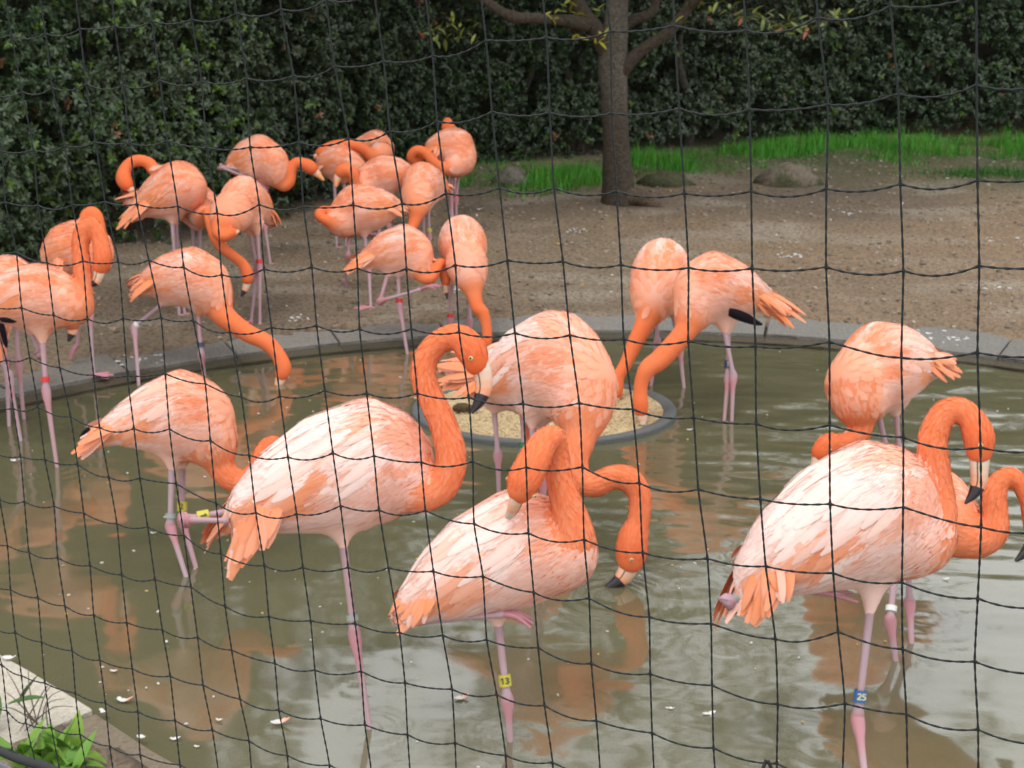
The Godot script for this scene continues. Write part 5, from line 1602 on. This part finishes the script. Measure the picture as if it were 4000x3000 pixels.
# ------------------------------------------------------------------ netting in front of the visitors
# knots of the net as (along, up) in tenths of a millimetre on the hanging plane
var NET := {
	"0": [-2279, 20182, -1888, 20219, -1495, 20256, -1100, 20294, -704, 20333, -306, 20372, 95, 20411, 486, 20445, 880, 20495, 1291, 20537, 1688, 20589, 2099, 20625, 2508, 20681, 2930, 20728, 3323, 20793, 3735, 20853, 4140, 20925, 4555, 21011, 4981, 21059, 5404, 21117, 5830, 21174, 6257, 21204, 6676, 21278, 7082, 21345, 7507, 21411, 7933, 21478, 8360, 21546],
	"1": [-2234, 19738, -1842, 19773, -1449, 19810, -1053, 19847, -656, 19885, -256, 19923, 146, 19960, 533, 19989, 925, 20042, 1339, 20081, 1734, 20134, 2146, 20165, 2557, 20223, 2986, 20267, 3372, 20338, 3785, 20401, 4187, 20479, 4602, 20577, 5033, 20622, 5458, 20678, 5888, 20734, 6318, 20750, 6736, 20828, 7135, 20897, 7560, 20963, 7986, 21030, 8414, 21098],
	"2": [-2189, 19299, -1796, 19335, -1402, 19373, -1005, 19412, -606, 19452, -204, 19494, 201, 19536, 582, 19594, 970, 19651, 1353, 19664, 1761, 19727, 2175, 19745, 2601, 19792, 3053, 19843, 3417, 19925, 3826, 19979, 4230, 20036, 4646, 20152, 5083, 20191, 5512, 20246, 5947, 20299, 6382, 20295, 6798, 20381, 7187, 20452, 7612, 20518, 8038, 20585, 8466, 20653],
	"3": [-2143, 18859, -1748, 18895, -1351, 18932, -951, 18970, -547, 19009, -139, 19048, 256, 19095, 639, 19162, 1008, 19223, 1400, 19254, 1788, 19302, 2217, 19295, 2640, 19336, 3084, 19408, 3518, 19470, 3893, 19553, 4281, 19646, 4689, 19734, 5116, 19762, 5547, 19793, 5989, 19853, 6422, 19881, 6872, 19940, 7249, 20022, 7652, 20093, 8082, 20155, 8512, 20220],
	"4": [-2105, 18430, -1711, 18469, -1316, 18510, -919, 18553, -520, 18599, -117, 18650, 281, 18669, 686, 18718, 1061, 18781, 1449, 18811, 1846, 18835, 2249, 18831, 2675, 18942, 3107, 18981, 3541, 19036, 3961, 19093, 4336, 19202, 4736, 19276, 5154, 19323, 5579, 19347, 6027, 19382, 6452, 19441, 6890, 19500, 7301, 19570, 7698, 19628, 8129, 19698, 8560, 19768],
	"5": [-2064, 18003, -1670, 18044, -1274, 18088, -876, 18135, -475, 18188, -71, 18248, 304, 18212, 724, 18279, 1147, 18333, 1498, 18394, 1894, 18396, 2295, 18400, 2704, 18493, 3150, 18567, 3557, 18613, 3997, 18674, 4411, 18757, 4802, 18836, 5212, 18883, 5624, 18919, 6064, 18957, 6482, 19017, 6916, 19082, 7348, 19121, 7754, 19206, 8183, 19272, 8613, 19339],
	"6": [-2027, 17571, -1635, 17610, -1240, 17651, -845, 17696, -447, 17745, -48, 17798, 345, 17798, 757, 17832, 1162, 17896, 1571, 17960, 1948, 18005, 2339, 17984, 2746, 18080, 3181, 18163, 3590, 18209, 4026, 18276, 4436, 18324, 4862, 18384, 5268, 18435, 5673, 18485, 6089, 18534, 6513, 18572, 6956, 18670, 7378, 18659, 7785, 18759, 8219, 18829, 8653, 18899],
	"7": [-1977, 17140, -1578, 17178, -1176, 17217, -769, 17259, -355, 17302, -19, 17384, 375, 17371, 786, 17383, 1182, 17447, 1596, 17532, 2016, 17529, 2413, 17507, 2797, 17583, 3228, 17704, 3624, 17761, 4051, 17835, 4476, 17886, 4906, 17925, 5335, 18013, 5733, 18057, 6149, 18087, 6552, 18130, 6989, 18204, 7412, 18218, 7835, 18250, 8268, 18343, 8701, 18430],
	"8": [-1943, 16718, -1546, 16755, -1146, 16795, -742, 16836, -332, 16881, 18, 16969, 408, 16958, 814, 16956, 1229, 17032, 1634, 17110, 2049, 17095, 2468, 17075, 2866, 17145, 3272, 17252, 3666, 17319, 4088, 17366, 4509, 17457, 4943, 17513, 5365, 17605, 5787, 17599, 6203, 17658, 6610, 17693, 7031, 17757, 7444, 17827, 7874, 17813, 8309, 17910, 8744, 17998],
	"9": [-1900, 16302, -1499, 16341, -1093, 16383, -682, 16429, -263, 16479, 71, 16529, 462, 16565, 850, 16543, 1252, 16629, 1671, 16676, 2090, 16614, 2514, 16636, 2934, 16729, 3329, 16871, 3717, 16941, 4121, 17030, 4536, 17036, 4977, 17079, 5403, 17140, 5826, 17157, 6267, 17227, 6661, 17288, 7080, 17357, 7477, 17401, 7897, 17417, 8338, 17505, 8778, 17588],
	"10": [-1851, 15887, -1444, 15927, -1030, 15970, -606, 16018, -258, 16081, 124, 16124, 498, 16151, 889, 16148, 1275, 16218, 1689, 16246, 2098, 16199, 2544, 16212, 2958, 16312, 3420, 16440, 3784, 16527, 4184, 16604, 4583, 16662, 5005, 16666, 5434, 16742, 5878, 16739, 6304, 16811, 6733, 16839, 7115, 16991, 7512, 17011, 7914, 17053, 8363, 17124, 8808, 17195],
	"11": [-1828, 15465, -1425, 15502, -1017, 15540, -601, 15581, -249, 15623, 143, 15676, 542, 15704, 926, 15718, 1318, 15781, 1720, 15817, 2131, 15781, 2571, 15809, 3005, 15898, 3447, 16001, 3871, 16059, 4257, 16149, 4638, 16229, 5051, 16290, 5463, 16298, 5903, 16362, 6333, 16414, 6768, 16423, 7189, 16564, 7564, 16628, 7969, 16665, 8414, 16727, 8857, 16791],
	"12": [-1806, 15054, -1407, 15091, -1005, 15130, -598, 15171, -228, 15193, 152, 15229, 548, 15263, 955, 15307, 1363, 15354, 1768, 15402, 2165, 15416, 2605, 15427, 3041, 15514, 3481, 15631, 3899, 15672, 4328, 15760, 4698, 15828, 5106, 15887, 5509, 15904, 5935, 15966, 6372, 16011, 6788, 16039, 7214, 16097, 7615, 16181, 8012, 16238, 8457, 16304, 8899, 16370],
	"13": [-1778, 14649, -1379, 14688, -978, 14729, -573, 14773, -221, 14782, 171, 14806, 571, 14853, 973, 14894, 1413, 14954, 1813, 15005, 2226, 15014, 2641, 15052, 3078, 15125, 3506, 15209, 3932, 15284, 4343, 15346, 4779, 15399, 5169, 15482, 5547, 15485, 5972, 15546, 6405, 15595, 6824, 15632, 7250, 15691, 7659, 15768, 8066, 15827, 8507, 15892, 8946, 15959],
	"14": [-1703, 14263, -1286, 14310, -857, 14362, -549, 14361, -198, 14402, 176, 14412, 584, 14454, 1001, 14507, 1431, 14559, 1866, 14615, 2272, 14654, 2697, 14678, 3121, 14735, 3551, 14844, 3950, 14866, 4363, 14925, 4794, 14978, 5192, 15052, 5584, 15071, 6008, 15131, 6438, 15182, 6859, 15226, 7285, 15286, 7700, 15358, 8114, 15419, 8552, 15484, 8989, 15550],
	"15": [-1676, 13839, -1259, 13876, -831, 13916, -530, 13898, -194, 13959, 189, 14019, 585, 14041, 982, 14098, 1455, 14159, 1894, 14206, 2302, 14247, 2722, 14278, 3143, 14332, 3568, 14423, 3973, 14454, 4387, 14511, 4814, 14564, 5219, 14632, 5619, 14662, 6043, 14721, 6471, 14774, 6894, 14823, 7320, 14883, 7739, 14952, 8158, 15013, 8594, 15078, 9030, 15144],
	"16": [-1664, 13438, -1253, 13474, -834, 13512, -503, 13511, -147, 13565, 241, 13619, 640, 13647, 1040, 13699, 1493, 13755, 1923, 13801, 2331, 13843, 2749, 13879, 3167, 13932, 3589, 14010, 3997, 14047, 4412, 14102, 4836, 14155, 5246, 14220, 5653, 14257, 6076, 14315, 6504, 14370, 6927, 14422, 7354, 14482, 7776, 14549, 8199, 14611, 8633, 14675, 9069, 14741],
}
const NET_AT := Vector3(-0.39, 0, -1.24)
const NET_ALONG := Vector3(0.806198, 0, 0.591645)

func make_net() -> void:
	var o := thing("safety_net", "dark twisted cord netting with square meshes hanging between viewer and pond", "netting", NET_AT)
	var knot := []
	for r in NET.size():
		var row := []
		var flat: Array = NET[str(r)]
		for c in flat.size() / 2:
			var out := NET_ALONG.cross(Vector3.UP) * 0.004 * soft_noise.get_noise_2d(r * 37.0, c * 31.0)
			row.append(NET_ALONG * (flat[c * 2] * 0.0001) + Vector3(0, flat[c * 2 + 1] * 0.0001, 0) + out)
		knot.append(row)
	var nr := knot.size()
	var nc: int = knot[0].size()
	for r in nr:
		var pts := []
		for c in nc: pts.append(knot[r][c])
		cord(o, pts, 0.0030)
	for c in nc:
		var pts := []
		for r in nr: pts.append(knot[r][c])
		cord(o, pts, 0.0)
	# hem rope and the grey sheet under the net's low corner
	var hem := []
	for q in [[-0.40, 1.325], [-0.25, 1.335], [-0.10, 1.3445], [-0.073, 1.346], [-0.05, 1.349], [-0.026, 1.3515], [0.1, 1.355], [0.5, 1.37], [0.9, 1.40]]:
		hem.append(v4(NET_ALONG * q[0] + Vector3(0, q[1], 0), 0.0044))
	var b := Buf.new()
	tube(b, smooth_path(hem, 8), 9, [Color(0.02, 0.02, 0.022)])
	build(b, "hem_rope", M.cord, o)
	# cable tie hanging on a knot
	b = Buf.new()
	var kp: Vector3 = NET_ALONG * 0.672 + Vector3(0, 1.604, 0)
	tube(b, smooth_path([v4(kp, 0.0012), v4(kp + Vector3(-0.002, -0.008, 0.001), 0.0012), v4(kp + Vector3(0.0, -0.022, 0.001), 0.0012), v4(kp + Vector3(0.004, -0.022, 0.001), 0.0012), v4(kp + Vector3(0.004, -0.008, 0.001), 0.0012), v4(kp + Vector3(0.001, 0.0, 0.001), 0.0012)], 4), 6, [Color(0.02, 0.02, 0.02)])
	build(b, "cable_tie", M.cord, o)

func cord(o: Node3D, pts: Array, sag: float) -> void:
	var b := Buf.new()
	var sides := 6
	var steps := 34
	var up := Vector3.ZERO
	var phase := rng.randf() * TAU
	var prev := -1
	for k in pts.size() - 1:
		var a: Vector3 = pts[maxi(k - 1, 0)]
		var d: Vector3 = pts[mini(k + 2, pts.size() - 1)]
		var s0 := sag * rng.randf_range(0.4, 1.3)
		var last := steps + 1 if k == pts.size() - 2 else steps
		for s in last:
			var t := float(s) / steps
			var p: Vector3 = pts[k].lerp(pts[k + 1], t).lerp(catmull(a, pts[k], pts[k + 1], d, t), 0.55) - Vector3(0, s0 * 4.0 * t * (1.0 - t), 0)
			var dir: Vector3 = (pts[k + 1] - pts[k]).normalized()
			if up == Vector3.ZERO: up = dir.cross(Vector3(0.59, 0, -0.81)).normalized()
			up = (up - dir * up.dot(dir)).normalized()
			var sd := dir.cross(up)
			var kn := 1.0 + 0.38 * exp(-pow(minf(t, 1.0 - t) * steps / 1.5, 2.0))
			phase += 0.52
			var row := -1
			for j in sides:
				var ang := TAU * j / sides
				var rr := 0.00057 * kn * (1.0 + 0.30 * cos(2.0 * (ang - phase)))
				var n := up * cos(ang) + sd * sin(ang)
				var tn := n + (up * -sin(ang) + sd * cos(ang)) * 0.5 * sin(2.0 * (ang - phase))
				var id := b.add(p + n * rr, tn.normalized(), Color(0.010, 0.012, 0.013))
				if j == 0: row = id
			if prev >= 0:
				for j in sides:
					var j2 := (j + 1) % sides
					b.quad(prev + j, prev + j2, row + j2, row + j)
			prev = row
	build(b, "cord", M.cord, o)

func make_fence_sheet() -> void:
	var b := Buf.new()
	var pts := []
	for q in [[-0.40, 1.319], [-0.25, 1.329], [-0.10, 1.3385], [-0.073, 1.338], [-0.05, 1.336], [-0.026, 1.328], [-0.01, 1.318]]:
		pts.append(NET_AT + NET_ALONG * q[0] + Vector3(0, q[1], 0))
	var nrm := NET_ALONG.cross(Vector3.UP)
	for side in [0.0, 1.0]:
		for p in pts:
			b.add(p + nrm * (0.012 - 0.006 * side), nrm, Color(0.36, 0.38, 0.41))
			b.add(Vector3(p.x, 0.0, p.z) + nrm * (0.012 - 0.006 * side), nrm, Color(0.36, 0.38, 0.41))
		var s0 := int(side) * pts.size() * 2
		for k in pts.size() - 1:
			b.quad(s0 + k * 2, s0 + k * 2 + 2, s0 + k * 2 + 3, s0 + k * 2 + 1)
	var o := build(b, "fence_sheet", M.band)
	tag(o, "grey sheet at the bottom left corner below the net's hem rope", "fence")

# ------------------------------------------------------------------ scene
func _ready() -> void:
	rng.seed = 20240611
	soft_noise.seed = 7
	soft_noise.noise_type = FastNoiseLite.TYPE_SIMPLEX_SMOOTH
	soft_noise.frequency = 0.01
	soft_noise.fractal_octaves = 2

	var cam := Camera3D.new()
	cam.fov = 27.113
	cam.near = 0.05
	cam.far = 900.0
	var lens := CameraAttributesPhysical.new()
	lens.frustum_focal_length = 49.77
	lens.frustum_focus_distance = 1.0
	lens.exposure_aperture = 38.0
	cam.attributes = lens
	put(cam, "camera")
	cam.position = Vector3(0, 2.1, 0)
	cam.rotation_degrees = Vector3(-17.2, 0, 0)

	var sky_mat := ProceduralSkyMaterial.new()
	sky_mat.sky_top_color = Color(0.97, 0.985, 1.0)
	sky_mat.sky_horizon_color = Color(0.86, 0.895, 0.92)
	sky_mat.ground_bottom_color = Color(0.25, 0.25, 0.22)
	sky_mat.ground_horizon_color = Color(0.55, 0.56, 0.55)
	sky_mat.sky_curve = 0.2
	var sky := Sky.new()
	sky.sky_material = sky_mat
	var env := Environment.new()
	env.background_mode = Environment.BG_SKY
	env.sky = sky
	env.ambient_light_source = Environment.AMBIENT_SOURCE_SKY
	env.tonemap_mode = Environment.TONE_MAPPER_LINEAR
	env.tonemap_exposure = 1.85
	env.sdfgi_enabled = true
	env.ssao_enabled = true
	env.ssil_enabled = true
	var we := WorldEnvironment.new()
	we.environment = env
	put(we, "world_environment")

	var sun := DirectionalLight3D.new()
	sun.light_energy = 0.22
	sun.light_color = Color(1.0, 0.985, 0.96)
	sun.light_angular_distance = 20.0
	sun.shadow_enabled = true
	put(sun, "sun")
	sun.rotation_degrees = Vector3(-68, -25, 0)

	make_materials()
	make_ground()
	for s in BIRDS:
		for l in s.legs:
			if not l.get("air", false) and s.at.y < -0.1:
				var a: Vector3 = v3(l.p[1]) + s.at
				var c: Vector3 = v3(l.p[2]) + s.at
				var w: Vector3 = a.lerp(c, a.y / maxf(a.y - c.y, 0.01))
				rings.append(Vector4(w.x, w.z, rng.randf_range(0.10, 0.26), rng.randf_range(0.0003, 0.0008)))
	for q in [[0.31, -4.55, 0.34, 0.0008], [0.17, -3.83, 0.16, 0.0006], [-0.42, -3.94, 0.12, 0.0005], [0.62, -4.18, 0.14, 0.0005], [0.80, -3.62, 0.16, 0.0005], [0.86, -4.9, 0.35, 0.0005], [1.35, -5.6, 0.5, 0.0005], [0.4, -5.2, 0.3, 0.0005], [1.25, -4.4, 0.3, 0.0005]]:
		rings.append(Vector4(q[0], q[1], q[2], q[3]))
	make_water()
	make_kerb()
	hedge("long dark green clipped hedge across the back behind the tree and grass", [Vector2(-1.65, -9.85), Vector2(-0.25, -11.75), Vector2(2.4, -12.95), Vector2(8.5, -13.4)], 3.2, 0.75, 0.10)
	hedge("nearer brighter green hedge at the left, slanting towards the pond", [Vector2(-4.8, -6.2), Vector2(-2.75, -8.5), Vector2(-1.5, -10.0)], 4.8, 1.0, 0.12)
	make_tree()
	make_grass()
	make_mounds()
	make_tray()
	for s in BIRDS: flamingo(s)
	make_litter()
	make_floaters()
	make_shore_plant()
	make_fence_sheet()
	make_net()

func make_floaters() -> void:
	var places := [
	[-1.912, -5.768, 1.20, 0.070, 0, "white moulted feather on the water at the left edge below the red banded leg"],
		[-1.049, -3.873, 1.40, 0.075, 1, "white feather with pink tip floating near the pale coping corner"],
		[-1.087, -3.776, 0.50, 0.060, 0, "curled white feather at the end of the pale coping slab"],
		[-0.954, -3.644, 0.90, 0.050, 0, "white feather floating at the bottom left beside the submerged coping"],
		[-0.611, -3.747, 1.70, 0.080, 1, "white and pink feather floating left of the 19 banded bird's foot"],
		[-1.008, -4.223, 0.40, 0.035, 0, "small white feather floating below the yellow 2 banded leg"],
		[-0.775, -3.767, 1.10, 0.035, 0, "small white feather between the two larger ones at the bottom"],
		[-0.137, -3.883, 1.90, 0.065, 1, "thin white feather with red tip left of the yellow 13 band"],
		[-1.120, -4.041, 1.20, 0.040, 1, "small pink feather floating above the pale coping corner"],
		[-1.426, -4.086, 1.30, 0.070, 0, "white feather lying on the coping at the left edge"],
		[-1.447, -5.636, 0.60, 0.030, 0, "tiny white feather right of the left bird's tail"],
		[-1.062, -6.353, 0.90, 0.035, 0, "small white feather floating behind the large pale bird"],
		[-1.226, -5.048, 1.00, 0.045, 0, "white feather floating left of the tucked yellow banded leg"],
		[0.724, -6.143, 1.50, 0.040, 0, "small white feather right of the feeding tray"],
		[0.424, -3.827, 1.20, 0.040, 0, "small white feather under the right hand bird's tail"],
		[0.526, -3.796, 1.60, 0.055, 0, "narrow pale feather floating near the bottom, left of the blue band"],
		[1.385, -4.672, 1.40, 0.035, 0, "small white feather below the far right bird's neck loop"],
		[-0.872, -3.668, 1.50, 0.045, 0, "white feather close to the bottom edge near the submerged coping"],
		[-0.809, -3.628, 1.00, 0.030, 0, "tiny white feather at the bottom edge left of the middle"],
		[-0.229, -10.232, 1.35, 0.160, 0, "long white feather lying on the bank left of the tree"],
		[-0.902, -8.366, 1.00, 0.110, 0, "curved white feather on the bank below the raised tail"],
		[-1.009, -8.363, 1.60, 0.070, 1, "pink feather on the bank beside the curved white one"],
		[0.418, -11.051, 1.20, 0.050, 1, "pale pink feather on the bank just left of the tree foot"],
		[2.522, -8.192, 1.30, 0.100, 0, "white feather on the bank at the far right"],
		[2.413, -11.195, 0.90, 0.050, 0, "whitish feather near the grass at the right of the bank"],
	]
	for e in places:
		var y := 0.0
		if Vector2(e[0], e[1]).distance_to(POND) > POND_R: y = land(e[0], e[1])
		elif near_side(e[0], e[1]) > -0.01: y = 0.016
		var o := down_feather(Vector3(e[0], y + 0.001, e[1]), e[2], e[3] * 0.62, PEACH if e[4] else Color(0.76, 0.73, 0.70))
		o.set_meta("label", e[5])
